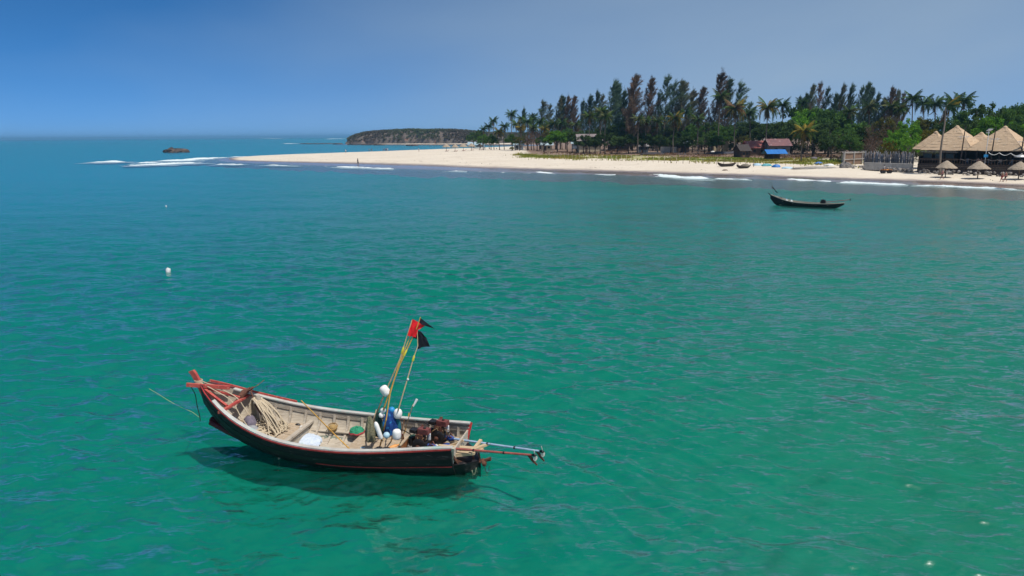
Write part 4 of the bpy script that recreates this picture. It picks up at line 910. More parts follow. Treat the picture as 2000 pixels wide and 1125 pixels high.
p = at(342, 297.5, 0); isl = rock('rock_islet', 'dark brown flat-topped rock islet standing in the sea beyond the spit', p, (7.2, 5, 2.3), 4)
p2_ = at(333, 297.5, 0); rock('islet_peak', '', p2_+np.array([0, 2, .3]), (2.6, 2.8, 2.7), 5, parent=isl)
for i, (x, y, w) in enumerate(((597, 281.2, 9), (618, 281.3, 14), (636, 281, 10), (660, 281.6, 7), (690, 282.6, 8), (720, 283.2, 10), (742, 283.6, 6), (806, 284.8, 6))):
    rock('reef_rock', '%s low reef rock from the left in the line running out from the headland' % ORD[i], at(x, y, 0), (w*.9, 4, .9+.3*(i > 2)), 20+i, group='low reef rocks off the headland')
# ================================================================== TREES
BARK = mat('grey_bark', (.13, .105, .085), (.07, .055, .045), 3, .95, .8, stretch=(1, 1, .3))
PBARK = mat('palm_bark', (.20, .165, .13), (.12, .095, .075), 4, .95, .8, stretch=(1, 1, 4))
CAS_G = leafmat('casuarina_green', (.125, .185, .110), (.062, .105, .072), .3, .5)
CAS_B = leafmat('casuarina_brown', (.24, .15, .10), (.11, .095, .068), .22, .5)
CAS_M = leafmat('casuarina_mixed', (.115, .175, .10), (.18, .13, .088), .15, .5)
LF = {'bright': leafmat('leaf_bright', (.17, .34, .035), (.08, .19, .025), .5), 'dark': leafmat('leaf_dark', (.092, .150, .045), (.048, .080, .029), .5),
      'mid': leafmat('leaf_mid', (.11, .20, .042), (.05, .105, .028), .5), 'olive': leafmat('leaf_olive', (.17, .155, .038), (.07, .08, .026), .5),
      'brown': leafmat('leaf_dry_brown', (.17, .10, .064), (.085, .058, .044), .5), 'yellow': leafmat('leaf_yellow', (.20, .16, .02), (.09, .10, .02), .5), 'pale': leafmat('leaf_pale', (.11, .18, .05), (.05, .09, .03), .5)}
def trunk_mesh(P, r, n=7):
    mb = MB().tube(P, r, n); return mb
def proto_casuarina(seed, H_=28., dens=1.):
    """tall casuarina: ascending wind-swept plumes of needle sprays"""
    rg_ = np.random.default_rng(seed); upr = seed % 2; lean = rg_.uniform(.0, .025) if upr else rg_.uniform(.02, .06); wb = .10 if upr else .27
    ax = lambda t: np.array([lean*H_*t*t*1.3+.15*math.sin(4*t+seed), .1*math.sin(5*t+seed), H_*t])
    tr = MB().tube([ax(t) for t in np.linspace(0, .97, 9)], [.34*(1-t)+.03 for t in np.linspace(0, .97, 9)], 7)
    Vs = []; nb = int(82*dens)
    for i in range(nb):
        t = .12+.86*(i+rg_.random())/nb; az = rg_.random()*6.283; c0 = ax(t)
        L_ = H_*(.030+.235*(1-t)**.8)*rg_.uniform(.55, 1.25); hv = np.array([math.cos(az), math.sin(az), 0])
        d0 = hv*.80+np.array([.10, 0, .62]); pts = []
        for s in np.linspace(.12, 1, 9): pts.append(c0+d0*L_*s*.9+np.array([wb*L_*s*s, 0, L_*(.28*s*s)]))
        pts = np.array(pts); tr.tube([c0, pts[3], pts[7]], [.06, .04, .015], 4, cap=False)
        tg = np.gradient(pts, axis=0); tg /= np.linalg.norm(tg, axis=1)[:, None]
        for q, g_, s in zip(pts, tg, np.linspace(.12, 1, 9)):
            m_ = int(11*dens*(.6+.7*s)); base = q+rg_.normal(size=(m_, 3))*(.16+.045*L_)*(1.15-.6*s)
            dd = g_*.9+rg_.normal(size=(m_, 3))*.42+np.array([wb*.75, 0, .05]); dd /= np.linalg.norm(dd, axis=1)[:, None]
            ln = rg_.uniform(.55, 1.35, (m_, 1)); sd = np.cross(dd, rg_.normal(size=(m_, 3))); sd /= np.linalg.norm(sd, axis=1)[:, None]+1e-9; w = rg_.uniform(.04, .095, (m_, 1))
            Vs.append(np.stack([base-sd*w, base+sd*w, base+dd*ln+sd*w*.35, base+dd*ln-sd*w*.35], 1).reshape(-1, 3))
    # a pointed leader
    q = ax(.985); m_ = 60; base = q+rg_.normal(size=(m_, 3))*[.25, .25, .8]; dd = np.array([.35, 0, .9])+rg_.normal(size=(m_, 3))*.25; sd = np.cross(dd, rg_.normal(size=(m_, 3))); sd /= np.linalg.norm(sd, axis=1)[:, None]
    Vs.append(np.stack([base-sd*.06, base+sd*.06, base+dd*1.1+sd*.03, base+dd*1.1-sd*.03], 1).reshape(-1, 3))
    return tr, quads_mesh('casuarina_crown', np.vstack(Vs))
def proto_broad(seed, nc=46, wide=1., airy=0.):
    """broadleaf tree, unit: 10 m tall, crown about 9 m wide"""
    rg_ = np.random.default_rng(seed); tr = MB()
    tr.tube([(0, 0, 0), (.15, .05, 1.6), (.1, .1, 3.2), (0, 0, 5.0)], [.30, .24, .18, .10], 7); C = []
    for i in range(nc):
        a = rg_.random()*6.283; el = math.asin(rg_.uniform(-.45, 1.)); rad = rg_.uniform(.55, 1.)
        c = np.array([math.cos(a)*math.cos(el)*3.9*wide*rad, math.sin(a)*math.cos(el)*3.9*wide*rad, 5.7+math.sin(el)*3.5*rad]); c[:2] *= 1.+.15*rg_.normal()
        if i % 3 == 0: tr.tube([(0, 0, 2.6+1.5*rg_.random()), (c*np.array([.5, .5, 1])+np.array([0, 0, -1.0])), c], [.10, .06, .02], 5, cap=False)
        r_ = rg_.uniform(.65, 1.25)*(1-.25*airy); m_ = int(rg_.uniform(70, 120)*(1-.45*airy)); q = rg_.normal(size=(m_, 3)); q /= np.linalg.norm(q, axis=1)[:, None]; q *= (rg_.random((m_, 1))**.45)*r_; q[:, 2] *= .8
        C.append(q+c)
    C = np.vstack(C); return tr, quads_mesh('broadleaf_crown', leaf_quads(C, .46, rg_, .2, .7))
def proto_bare(seed):
    rg_ = np.random.default_rng(seed); tr = MB(); tr.tube([(0, 0, 0), (.1, 0, 2), (0, .1, 4)], [.22, .17, .10], 7); C = []
    for i in range(34):
        a = rg_.random()*6.283; l = rg_.uniform(2, 4.6); e = np.array([math.cos(a)*l*.8, math.sin(a)*l*.8, 3.4+rg_.uniform(.5, 5.5)]); s = np.array([0, 0, rg_.uniform(2, 4)]); mdl = (s+e)/2+np.array([0, 0, .5])
        tr.tube([s, mdl, e], [.07, .045, .015], 4, cap=False); k = rg_.integers(18, 40); C.append(mdl+(e-mdl)*rg_.random((k, 1))+rg_.normal(size=(k, 3))*.45)
    return tr, quads_mesh('bare_crown', leaf_quads(np.vstack(C), .36, rg_, .1, .5))
def hide(o): COL.objects.unlink(o) if o.name in COL.objects else None
PT = {}
def tree_proto(key, tr, crown, lm):
    t = MB_build_proto(tr, 'trunk', BARK); PT[key] = (t, crown)
def MB_build_proto(mb, name, m_):
    me = bpy.data.meshes.new(name); me.from_pydata([tuple(p) for p in mb.v], [], mb.f); me.materials.append(m_); me.polygons.foreach_set('use_smooth', np.ones(len(mb.f), bool)); me.update(); return me
for i in range(8): tr, cr = proto_casuarina(40+i, 28, (1., .7, .85, 1.05, .75, .95, .62, .9)[i]); tree_proto('cas%d' % i, tr, cr, None)
for i in range(5): tr, cr = proto_broad(60+i, 44+4*i, 1.+.1*(i % 2)); tree_proto('bro%d' % i, tr, cr, None)
for i in range(2): tr, cr = proto_broad(70+i, 40, 1., 1.); tree_proto('air%d' % i, tr, cr, None)
for i in range(2): tr, cr = proto_bare(80+i); tree_proto('bare%d' % i, tr, cr, None)
_lm = {}
def plant(name, key, lm, base, sc, rz, lab, cat, group):
    t = thing(name, lab, cat, base, group); t.rotation_euler = (0, 0, rz); t.scale = sc if not np.isscalar(sc) else (sc,)*3
    trm, crm = PT[key]
    a = bpy.data.objects.new('trunk', trm); COL.objects.link(a); a.parent = t
    k = (key, lm.name)
    if k not in _lm: c = crm.copy(); c.materials.clear(); c.materials.append(lm); _lm[k] = c
    b = bpy.data.objects.new('crown', _lm[k]); COL.objects.link(b); b.parent = t
    return t
rgp = random.Random(21)
# casuarinas: (tip pixel x, tip pixel y, distance, colour, width factor)
CAS = [(1024, 212, 352, 'G', .8), (1042, 222, 350, 'G', .9), (1062, 198, 350, 'M', 1.5), (1078, 205, 356, 'G', 1.), (1093, 193, 342, 'M', 1.1), (1102, 188, 346, 'G', 1.), (1112, 188, 340, 'B', .8), (1126, 189, 338, 'B', .9), (1139, 197, 344, 'G', .9), (1156, 187, 330, 'G', 1.1), (1170, 180, 338, 'G', 1.1), (1181, 186, 334, 'M', 1.), (1199, 159, 312, 'G', 1.15), (1210, 161, 318, 'G', 1.), (1222, 177, 312, 'G', .9), (1247, 148, 300, 'B', 1.1), (1234, 172, 312, 'M', .9), (1277, 153, 298, 'B', 1.), (1292, 182, 306, 'G', .9), (1310, 149, 296, 'G', 1.15), (1320, 160, 302, 'G', 1.1), (1338, 159, 296, 'M', 1.15), (1355, 177, 300, 'M', 1.), (1378, 172, 300, 'B', 1.), (1408, 142, 282, 'B', 1.05), (1428, 155, 288, 'G', 1.1), (1452, 162, 284, 'G', 1.15), (1469, 201, 290, 'G', 1.3)]
CAS2 = [(1568, 190, 300, 'G', .8), (1580, 184, 296, 'G', .9), (1594, 167, 290, 'M', .75), (1610, 162, 292, 'B', .75), (1623, 172, 288, 'G', .85), (1638, 184, 290, 'G', .95), (1653, 166, 284, 'M', .75), (1670, 166, 284, 'G', .75), (1690, 170, 280, 'G', .85), (1702, 163, 282, 'G', .8), (1709, 172, 286, 'G', .8), (1720, 183, 280, 'G', .8), (1732, 192, 282, 'M', .9), (1749, 172, 276, 'B', .75), (1761, 177, 280, 'M', .65), (1772, 182, 276, 'B', .75)]
CN = {'G': ('dark green', CAS_G), 'B': ('reddish brown', CAS_B), 'M': ('brown and green', CAS_M)}
for lst, where, grp in ((CAS, 'in the tall middle grove', 'casuarinas of the tall grove'), (CAS2, 'in the right-hand casuarina row', 'casuarinas of the right-hand row')):
    for i, (px, py, Y_, cc, wf) in enumerate(lst):
        tp = atY(px, py, Y_); b = np.array([tp[0]-.06*(tp[2]), Y_, 0]); b[2] = gz(b[0], b[1])-.1; h = tp[2]-b[2]; s = h/28.6
        plant('casuarina_tree', 'cas%d' % ((i*5+2) % 8 if lst is CAS else (i*2+1+2*(i % 3 == 0)) % 8), CN[cc][1], b, (s*wf*1.0, s*wf*1.0, s), rgp.uniform(-.5, .5), '%s casuarina, %s from left %s' % (CN[cc][0], ORD[i], where), 'tree', grp)
# palms: every frond a part
FRONDG = leafmat('palm_green', (.085, .14, .038), (.038, .072, .025), .6, .2); FRONDD = leafmat('palm_dark', (.050, .092, .038), (.024, .050, .026), .6, .2)
FRONDY = leafmat('palm_yellow', (.26, .19, .035), (.13, .12, .03), .6, .25); FRONDB = leafmat('palm_dry', (.23, .145, .075), (.12, .075, .045), .6, .15); FRONDP = leafmat('palm_pale', (.15, .16, .07), (.07, .09, .04), .6, .2)
def frond_mesh(seed, droop, L_=4.2):
    rg_ = np.random.default_rng(seed); n = 17; pts = []
    for s in np.linspace(0, 1, n): pts.append((L_*s*(1-.22*droop*s), 0, L_*(.45*s-(.55+.55*droop)*s*s)))
    pts = np.array(pts); V = []; F_ = []
    def q4(a, b, c, d): k = len(V); V.extend([a, b, c, d]); F_.append((k, k+1, k+2, k+3))
    for i in range(n-1):
        w = .06*(1-i/n)+.012; q4(pts[i]+[0, -w, 0], pts[i]+[0, w, 0], pts[i+1]+[0, w*.9, 0], pts[i+1]+[0, -w*.9, 0])
    for i in range(1, n*2-1):
        s = i/(2*n-1); c = np.array([np.interp(s, np.linspace(0, 1, n), pts[:, k]) for k in range(3)]); ln = (.35+1.0*math.sin(math.pi*min(1, s*1.05+.06))**.7)*.92
        for sd in (-1, 1):
            d = np.array([.55, sd*.75, -.45-.25*rg_.random()]); d += rg_.normal(size=3)*.12; d /= np.linalg.norm(d); w = .085
            e = c+d*ln+np.array([0, 0, -.12*ln]); q4(c+[-w, 0, 0], c+[w, 0, 0], e+[w*.4, 0, 0], e+[-w*.2, 0, 0])
    return mesh_np('frond', V, F_)
FM = [frond_mesh(1+i, d) for i, d in enumerate((-.35, .2, .8, 1.35))]
_fm = {}
def frond(parent, mi, lm, loc, az, pitch, sc, name='frond'):
    k = (mi, lm.name)
    if k not in _fm: c = FM[mi].copy(); c.materials.clear(); c.materials.append(lm); _fm[k] = c
    o = bpy.data.objects.new(name, _fm[k]); COL.objects.link(o); o.parent = parent
    M_ = Matrix.Translation(loc) @ Matrix.Rotation(az, 4, 'Z') @ Matrix.Rotation(-pitch, 4, 'Y') @ Matrix.Diagonal((sc, sc, sc, 1)); o.matrix_local = M_; return o
def palm(base, top, lab, cols, seed, nfr=19, sc=1., wind=.5, dead=3, group=None, bow=.6):
    rg_ = random.Random(seed); base = np.array(base); top = np.array(top); t = thing('coconut_palm', lab, 'palm', base, group)
    h = top-base; b1 = np.array([h[0]*.2-bow*.4, h[1]*.2, h[2]*.4]); P = spl([(0, 0, 0), b1, (h[0]*.65, h[1]*.6, h[2]*.75), h], 4)
    rad = np.linspace(.20, .12, len(P)); rad[0] = .30
    mb = MB().tube(P, rad, 8); tm = MB_build_proto(mb, 'trunk', PBARK); o = bpy.data.objects.new('trunk', tm); COL.objects.link(o); o.parent = t
    for i in range(nfr):
        a = i*2.399+rg_.random()*.4; lay = i/nfr; pitch = 1.1-1.75*lay+rg_.uniform(-.15, .15)
        # trade wind from the left: fronds stream to the right
        a2 = math.atan2(math.sin(a), math.cos(a)+wind*.8)
        frond(t, min(3, int(lay*3.2+rg_.random()*.8)), rg_.choice(cols), Vector(h), a2, pitch*.62, sc*rg_.uniform(.82, 1.1)*(1-.1*wind*(math.cos(a) < -.3)))
    for i in range(dead): frond(t, 3, FRONDB, Vector(h-np.array([0, 0, .3])), rg_.random()*6.28, -1.0-rg_.random()*.35, sc*rg_.uniform(.6, .9), 'dead_frond')
    return t
D_, G_l, Y_l, P_l, B_l = FRONDD, FRONDG, FRONDY, FRONDP, FRONDB
# (crown x, crown y, distance, fronds, scale, base x shift in px, dead fronds)
PALL = [(963, 236, 372, [D_, G_l], .9, 2, 1), (954, 247, 390, [D_], .9, 2, 1), (944, 252, 400, [D_], .8, 0, 0), (974, 257, 350, [G_l, P_l, Y_l], .95, 2, 2), (985, 247, 360, [D_, G_l], .95, 0, 2), (998, 224, 345, [D_, G_l], 1., 3, 1), (1009, 242, 340, [G_l, P_l], 1., -2, 3), (1018, 232, 350, [D_, G_l], .9, 2, 1), (1017, 250, 335, [P_l, Y_l], .9, 0, 3), (1030, 238, 338, [G_l, D_], 1., 2, 2), (1040, 231, 342, [D_, G_l], 1., -2, 1), (1041, 250, 332, [P_l, G_l], .95, 2, 3), (1054, 239, 336, [G_l, D_], 1., 0, 2), (1063, 252, 330, [P_l, G_l, Y_l], .9, 2, 2), (1072, 243, 334, [G_l, D_], .95, -2, 2), (1083, 241, 332, [G_l, P_l], .95, 2, 1), (1098, 240, 328, [D_, G_l], .95, 0, 2), (1123, 244, 315, [G_l, P_l], .9, 2, 2), (1151, 227, 262, [G_l, P_l], 1., 1, 4), (1174, 219, 268, [D_, G_l, P_l], 1., -1, 3), (1182, 228, 262, [G_l, P_l], .95, 0, 4)]
PALM_ = [(1246, 233, 255, [G_l, P_l], .85, 1, 5), (1262, 236, 258, [G_l, P_l], .8, -1, 5), (1283, 236, 256, [P_l, G_l], .9, 2, 5), (1318, 231, 250, [G_l, Y_l], 1., -3, 5), (1339, 220, 265, [D_, G_l], .85, 0, 2), (1363, 234, 246, [G_l, P_l], .9, 1, 6), (1407, 189, 252, [G_l, D_, P_l], 1.1, -4, 3), (1436, 212, 240, [P_l, B_l, G_l, Y_l], 1.25, -1, 5), (1464, 222, 250, [D_, G_l], 1., 2, 2), (1499, 210, 225, [G_l, D_, Y_l], 1.25, -2, 6), (1529, 205, 245, [D_, G_l], .95, -2, 1), (1566, 201, 280, [D_], .9, 0, 0)]
PALR = [(1659, 218, 232, [P_l, G_l], 1.0, 12, 3), (1697, 208, 235, [P_l, D_], .95, 0, 2), (1741, 209, 228, [D_, G_l, P_l], 1.05, 2, 3), (1757, 213, 226, [P_l, G_l], .95, 0, 2), (1782, 192, 226, [D_, G_l], 1.05, -2, 1), (1803, 202, 222, [D_, G_l], 1., 2, 1), (1826, 204, 215, [D_, G_l], 1., 0, 1), (1862, 198, 208, [G_l, D_], 1., 2, 1), (1882, 197, 200, [D_, G_l], 1., 0, 2), (1990, 224, 190, [P_l, G_l], .8, 4, 1)]
for lst, where, grp in ((PALL, 'in the clump at the root of the sand spit', 'palms at the root of the spit'), (PALM_, 'in front of the tall casuarina grove', 'palms in front of the grove'), (PALR, 'rising behind the right-hand trees', 'palms behind the right-hand trees')):
    for i, (px, py, Y_, cols, sc, sh, dd) in enumerate(lst):
        tp = atY(px, py, Y_); b = GY(px+sh, Y_); b[2] -= .1
        palm(b, tp, 'coconut palm, %s from the left %s' % (ORD[i], where), cols, 100+i+int(px), 24+i % 4, sc*.84, .4, dd+1, grp)
b = G(1565, 316); palm(b, atY(1571, 256, b[1]), 'lone coconut palm with yellow drooping fronds near the beach', [FRONDY, FRONDY, FRONDG], 501, 21, .92, .05, 5)
b = GY(1841, 134); palm(b, atY(1847, 210, 136), 'dark windblown palm in front of the left-hand thatched roof', [FRONDD, FRONDG, FRONDY], 502, 17, .72, 1.6, 3)
# broadleaf trees: (centre x, top y, distance, width in px, colour, proto)
BRL = [(1140, 262, 262, 34, 'dark', 'bro0'), (1163, 264, 264, 32, 'dark', 'bro4'), (1172, 258, 262, 30, 'dark', 'bro2'), (1062, 262, 296, 34, 'mid', 'air0'), (1015, 264, 318, 26, 'olive', 'air1'), (1000, 262, 322, 26, 'mid', 'bro3'), (944, 262, 360, 24, 'mid', 'bro0'), (959, 262, 352, 26, 'mid', 'bro1'), (938, 252, 430, 26, 'dark', 'bro2'), (925, 258, 470, 26, 'dark', 'bro3'), (1049, 252, 315, 44, 'brown', 'bare0'), (1030, 258, 320, 34, 'brown', 'bare1'), (1089, 252, 292, 44, 'bright', 'bro4'), (1127, 254, 285, 42, 'dark', 'bro2'), (1108, 250, 300, 38, 'mid', 'bro1'), (1150, 254, 300, 40, 'dark', 'bro3'), (1072, 255, 320, 36, 'olive', 'bro0')]
BRM = [(1228, 262, 258, 40, 'dark', 'bro3'), (1256, 260, 260, 44, 'dark', 'bro1'), (1205, 264, 262, 36, 'dark', 'bro2'), (1284, 262, 256, 40, 'dark', 'bro0'), (1310, 262, 262, 36, 'dark', 'bro4'), (1340, 264, 252, 34, 'dark', 'bro2'), (1376, 262, 248, 36, 'dark', 'bro1'), (1400, 262, 246, 32, 'mid', 'bro0'), (1180, 250, 322, 54, 'dark', 'bro1'), (1205, 248, 326, 60, 'dark', 'bro4'), (1232, 250, 324, 60, 'dark', 'bro0'), (1260, 246, 322, 60, 'dark', 'bro3'), (1288, 250, 320, 60, 'dark', 'bro2'), (1316, 248, 318, 60, 'dark', 'bro0'), (1344, 248, 314, 60, 'dark', 'bro4'), (1370, 246, 310, 58, 'dark', 'bro1'), (1400, 248, 306, 58, 'dark', 'bro2'), (1426, 244, 300, 58, 'dark', 'bro3'), (1456, 242, 300, 56, 'dark', 'bro0'), (1486, 238, 296, 56, 'dark', 'bro4'), (1215, 236, 306, 60, 'dark', 'bro0'), (1190, 246, 304, 50, 'dark', 'bro1'), (1245, 240, 304, 60, 'dark', 'bro2'), (1275, 244, 302, 60, 'dark', 'bro3'), (1300, 238, 300, 60, 'dark', 'bro4'), (1330, 242, 298, 60, 'dark', 'bro1'), (1352, 240, 262, 46, 'mid', 'bro2'), (1385, 236, 272, 56, 'dark', 'bro0'), (1410, 246, 262, 50, 'mid', 'bro3'), (1440, 240, 275, 56, 'dark', 'bro1'), (1470, 232, 268, 52, 'dark', 'bro4'), (1450, 258, 250, 34, 'olive', 'air0')]
BRR = [(1545, 203, 248, 62, 'mid', 'bro0'), (1568, 214, 235, 60, 'bright', 'bro1'), (1590, 206, 240, 62, 'mid', 'bro2'), (1612, 212, 232, 62, 'mid', 'bro3'), (1636, 214, 236, 56, 'bright', 'bro4'), (1530, 232, 230, 56, 'dark', 'bro2'), (1588, 236, 212, 62, 'dark', 'bro0'), (1618, 238, 208, 58, 'dark', 'bro1'), (1500, 240, 240, 56, 'dark', 'bro3'), (1645, 240, 196, 62, 'mid', 'air0'), (1670, 236, 200, 58, 'mid', 'bro2'), (1690, 246, 190, 50, 'dark', 'bro4'), (1706, 238, 186, 46, 'brown', 'bare0'), (1722, 226, 194, 46, 'olive', 'bro0'), (1740, 236, 190, 44, 'brown', 'bare1'), (1768, 232, 182, 52, 'bright', 'bro1'), (1752, 258, 168, 48, 'bright', 'bro3'), (1780, 262, 162, 46, 'bright', 'air1'), (1798, 226, 186, 48, 'olive', 'bro2'), (1815, 242, 176, 42, 'yellow', 'air0'), (1835, 226, 184, 54, 'dark', 'bro0'), (1872, 216, 186, 60, 'mid', 'bro3'), (1910, 190, 182, 72, 'pale', 'air1'), (1925, 222, 168, 62, 'bright', 'bro4'), (1900, 232, 172, 52, 'dark', 'bro1'), (1955, 205, 184, 60, 'mid', 'bro2'), (1980, 199, 188, 62, 'mid', 'bro0'), (2004, 206, 182, 56, 'mid', 'bro3'), (1950, 234, 166, 58, 'bright', 'bro1'), (1978, 236, 162, 58, 'mid', 'bro4'), (2010, 236, 160, 56, 'bright', 'bro2'), (1735, 270, 158, 30, 'yellow', 'air1'), (1700, 262, 176, 36, 'brown', 'bare1'), (1660, 262, 182, 44, 'mid', 'bro0'), (1625, 262, 186, 42, 'dark', 'bro3')]
CW = {'bright': 'bright green', 'dark': 'dark green', 'mid': 'green', 'olive': 'olive green', 'brown': 'half-bare brown', 'yellow': 'yellowish', 'pale': 'airy pale green'}
for lst, where, grp in ((BRL, 'around the left-hand palms', 'broadleaf trees by the left-hand palms'), (BRM, 'under the tall casuarinas', 'understorey trees of the grove'), (BRR, 'in the wood on the right', 'broadleaf trees of the right-hand wood')):
    for i, (px, py, Y_, wp, cc, key) in enumerate(sorted(lst, key=lambda q: q[0])):
        tp = atY(px, py, Y_); b = GY(px, Y_); b[2] -= .1; h = tp[2]-b[2]; w = wp/FPX*Y_
        plant('broadleaf_tree', key, LF[cc], b, (w/8.6, w/8.6, h/9.6), rgp.random()*6.28, '%s broadleaf tree, %s from the left %s' % (CW[cc], ORD[i], where), 'tree', grp)

# undergrowth that closes the view between the trunks
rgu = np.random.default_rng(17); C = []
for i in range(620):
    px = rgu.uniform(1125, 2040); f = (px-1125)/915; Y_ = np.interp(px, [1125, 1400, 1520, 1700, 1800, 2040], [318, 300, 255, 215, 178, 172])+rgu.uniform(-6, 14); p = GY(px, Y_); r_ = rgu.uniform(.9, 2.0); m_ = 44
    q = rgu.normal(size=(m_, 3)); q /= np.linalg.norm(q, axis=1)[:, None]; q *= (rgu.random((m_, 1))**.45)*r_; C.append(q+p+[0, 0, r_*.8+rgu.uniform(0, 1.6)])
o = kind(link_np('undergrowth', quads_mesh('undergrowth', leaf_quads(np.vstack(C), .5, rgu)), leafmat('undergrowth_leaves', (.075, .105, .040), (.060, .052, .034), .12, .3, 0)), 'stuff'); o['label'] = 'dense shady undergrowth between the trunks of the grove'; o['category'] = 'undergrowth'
# ================================================================== SHORE: buildings and beach gear
THATCH = mat('thatch', (.53, .385, .25), (.43, .305, .195), 5, .95, 1., stretch=(1, 1, 3), c3=(.58, .46, .32), s3=2., a3=.6)
THATCHU = mat('umbrella_thatch', (.40, .325, .24), (.26, .205, .15), 6, .95, 1., stretch=(1, 1, 2))
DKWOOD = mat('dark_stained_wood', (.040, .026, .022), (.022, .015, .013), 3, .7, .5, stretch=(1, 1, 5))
MIDWOOD = mat('brown_wood', (.16, .10, .065), (.09, .06, .04), 3, .8, .5)
GREYWD = mat('grey_sun_bleached_wood', (.24, .225, .22), (.15, .14, .14), 4, .9, .5, stretch=(1, 1, .4))
CONC = mat('concrete', (.36, .34, .31), (.26, .24, .22), .8, .9, .6, c3=(.17, .155, .14), s3=1.2, a3=.62)
REDROOF = mat('red_tin_roof', (.33, .085, .065), (.22, .06, .05), 1.2, .6, .4, c3=(.45, .26, .2), s3=1.5, a3=.58)
PURROOF = mat('purple_red_tin_roof', (.20, .085, .085), (.13, .06, .065), 1., .6, .4, c3=(.28, .2, .2), s3=1.5, a3=.6)
GREYROOF = mat('grey_tin_roof', (.24, .20, .19), (.17, .14, .13), 1., .6, .4)
BLUEROOF = mat('blue_tarp', (.02, .17, .50), (.015, .13, .40), 1.5, .5, .5)
PALEROOF = mat('pale_blue_tin_roof', (.36, .46, .50), (.28, .36, .40), 1.5, .5, .3)
CREAM = mat('cream_wall', (.52, .44, .30), (.42, .35, .24), 1., .85, .3)
WHITEW = mat('whitewashed_wall', (.74, .72, .68), (.62, .6, .56), 1., .85, .3, c3=(.5, .46, .42), s3=2, a3=.66)
GLASS = mat('dark_window_glass', (.02, .025, .03), (.015, .018, .02), 2, .15)
SKIN = mat('light_skin', (.42, .23, .15), (.36, .19, .12), 8, .6); SKIND = mat('brown_skin', (.20, .105, .065), (.16, .085, .05), 8, .6)  # two plain skin tones, a lighter and a browner one
HAIR = mat('dark_hair', (.012, .010, .009), (.02, .015, .012), 30, .6)
TXT = {k: mat('cloth_'+k, c, tuple(x*.8 for x in c), 8, .9, .3) for k, c in dict(black=(.015, .015, .02), white=(.72, .72, .70), red=(.42, .035, .04), blue=(.04, .08, .25), navy=(.02, .03, .08), pink=(.55, .25, .22), grey=(.2, .2, .22), purple=(.12, .05, .13), orange=(.6, .25, .06)).items()}
def house(name, lab, px0, px1, Y, depth, wh, rh, roofm, wallm, over=.5, hip=False, ybase=None, open_front=False, posts=0, turn=0., zb=None, nwin=2, cat='house'):
    a = GY(px0, Y); b = GY(px1, Y); w = np.linalg.norm((b-a)[:2]); c = (a+b)/2; c[1] += depth/2; c[2] = min(a[2], b[2]) if zb is None else zb
    t = thing(name, lab, cat, c); Rm = rotz(turn); P = lambda x, y, z: c+Rm@np.array([x, y, z]); hw, hd = w/2, depth/2
    if open_front:
        for i in range(posts):
            for sy in (-1, 1): MB().beam(P(-hw+.1+(w-.2)*i/(posts-1), sy*(hd-.1), 0), P(-hw+.1+(w-.2)*i/(posts-1), sy*(hd-.1), wh), .14, .14).build('post', MIDWOOD, t)
        MB().box(P(0, hd-.15, wh*.45), (w-.3, .08, wh*.9), Rm).build('back_wall', wallm, t)
        MB().box(P(0, 0, .35), (w-.4, depth-.4, .12), Rm).build('platform', MIDWOOD, t)
        n = int(w/.5)
        for i in range(n): MB().box(P(-hw+.2+(w-.4)*i/max(1, n-1), -hd+.12, .55), (.09, .05, .75), Rm).build('rail_slat', GREYWD, t)
    else:
        for nm, pc, sz in (('front_wall', (0, -hd, wh/2), (w, .15, wh)), ('back_wall', (0, hd, wh/2), (w, .15, wh)), ('side_wall', (-hw+.075, 0, wh/2), (.15, depth-.152, wh)), ('side_wall', (hw-.075, 0, wh/2), (.15, depth-.152, wh))): MB().box(P(*pc), sz, Rm).build(nm, wallm, t)
        dr = MB().box(P(-hw*.3, -hd-.085, 1.0), (.9, .05, 2.0), Rm).build('door', MIDWOOD, t); MB().ball(P(-hw*.3+.35, -hd-.13, 1.), .04, n=8, m_=5).build('handle', IRON, dr)
        for i in range(nwin):
            x = -hw+w*(i+.8)/(nwin+.6); wn = MB().box(P(x, -hd-.085, wh*.6), (.95, .05, .9), Rm).build('window', MIDWOOD, t); MB().box(P(x, -hd-.115, wh*.6), (.78, .03, .74), Rm).build('pane', GLASS, wn)
    X_, Y2 = hw+over, hd+over
    if hip:
        rl = max(0.01, X_-Y2*.9) if X_ > Y2 else .01
        A, B_, C_, D2 = P(-X_, -Y2, wh-.15), P(X_, -Y2, wh-.15), P(X_, Y2, wh-.15), P(-X_, Y2, wh-.15); E1, E2 = P(-rl, 0, wh+rh), P(rl, 0, wh+rh)
        for q in ((A, B_, E2, E1), (C_, D2, E1, E2), (B_, C_, E2), (D2, A, E1)): MB().slab(list(q), .09).build('roof_slope', roofm, t)
    else:
        for sy in (-1, 1):
            n = max(4, int(2*X_/1.1)); 
            for i in range(n):
                xa = -X_+2*X_*i/n; xb = -X_+2*X_*(i+1)/n-.012
                q = [P(xa, sy*Y2, wh-.18), P(xb, sy*Y2, wh-.18), P(xb, 0, wh+rh), P(xa, 0, wh+rh)]
                if sy > 0: q = q[::-1]
                dz = random.uniform(0, .03); q = [p+np.array([0, 0, dz]) for p in q]; MB().slab(q, .05).build('roof_sheet', roofm, t)
        if not open_front:
            for sx in (-1, 1): MB().slab([P(sx*(hw-.03), -hd, wh), P(sx*(hw-.03), hd, wh), P(sx*(hw-.03), 0, wh+rh*.93)], .06).build('gable', wallm, t)
    return t
house('grey_roofed_house', 'large house with grey brown roof half hidden by palms left of the tall grove', 1131, 1172, 278, 8, 4.6, 2.4, GREYROOF, CREAM, 1.0)
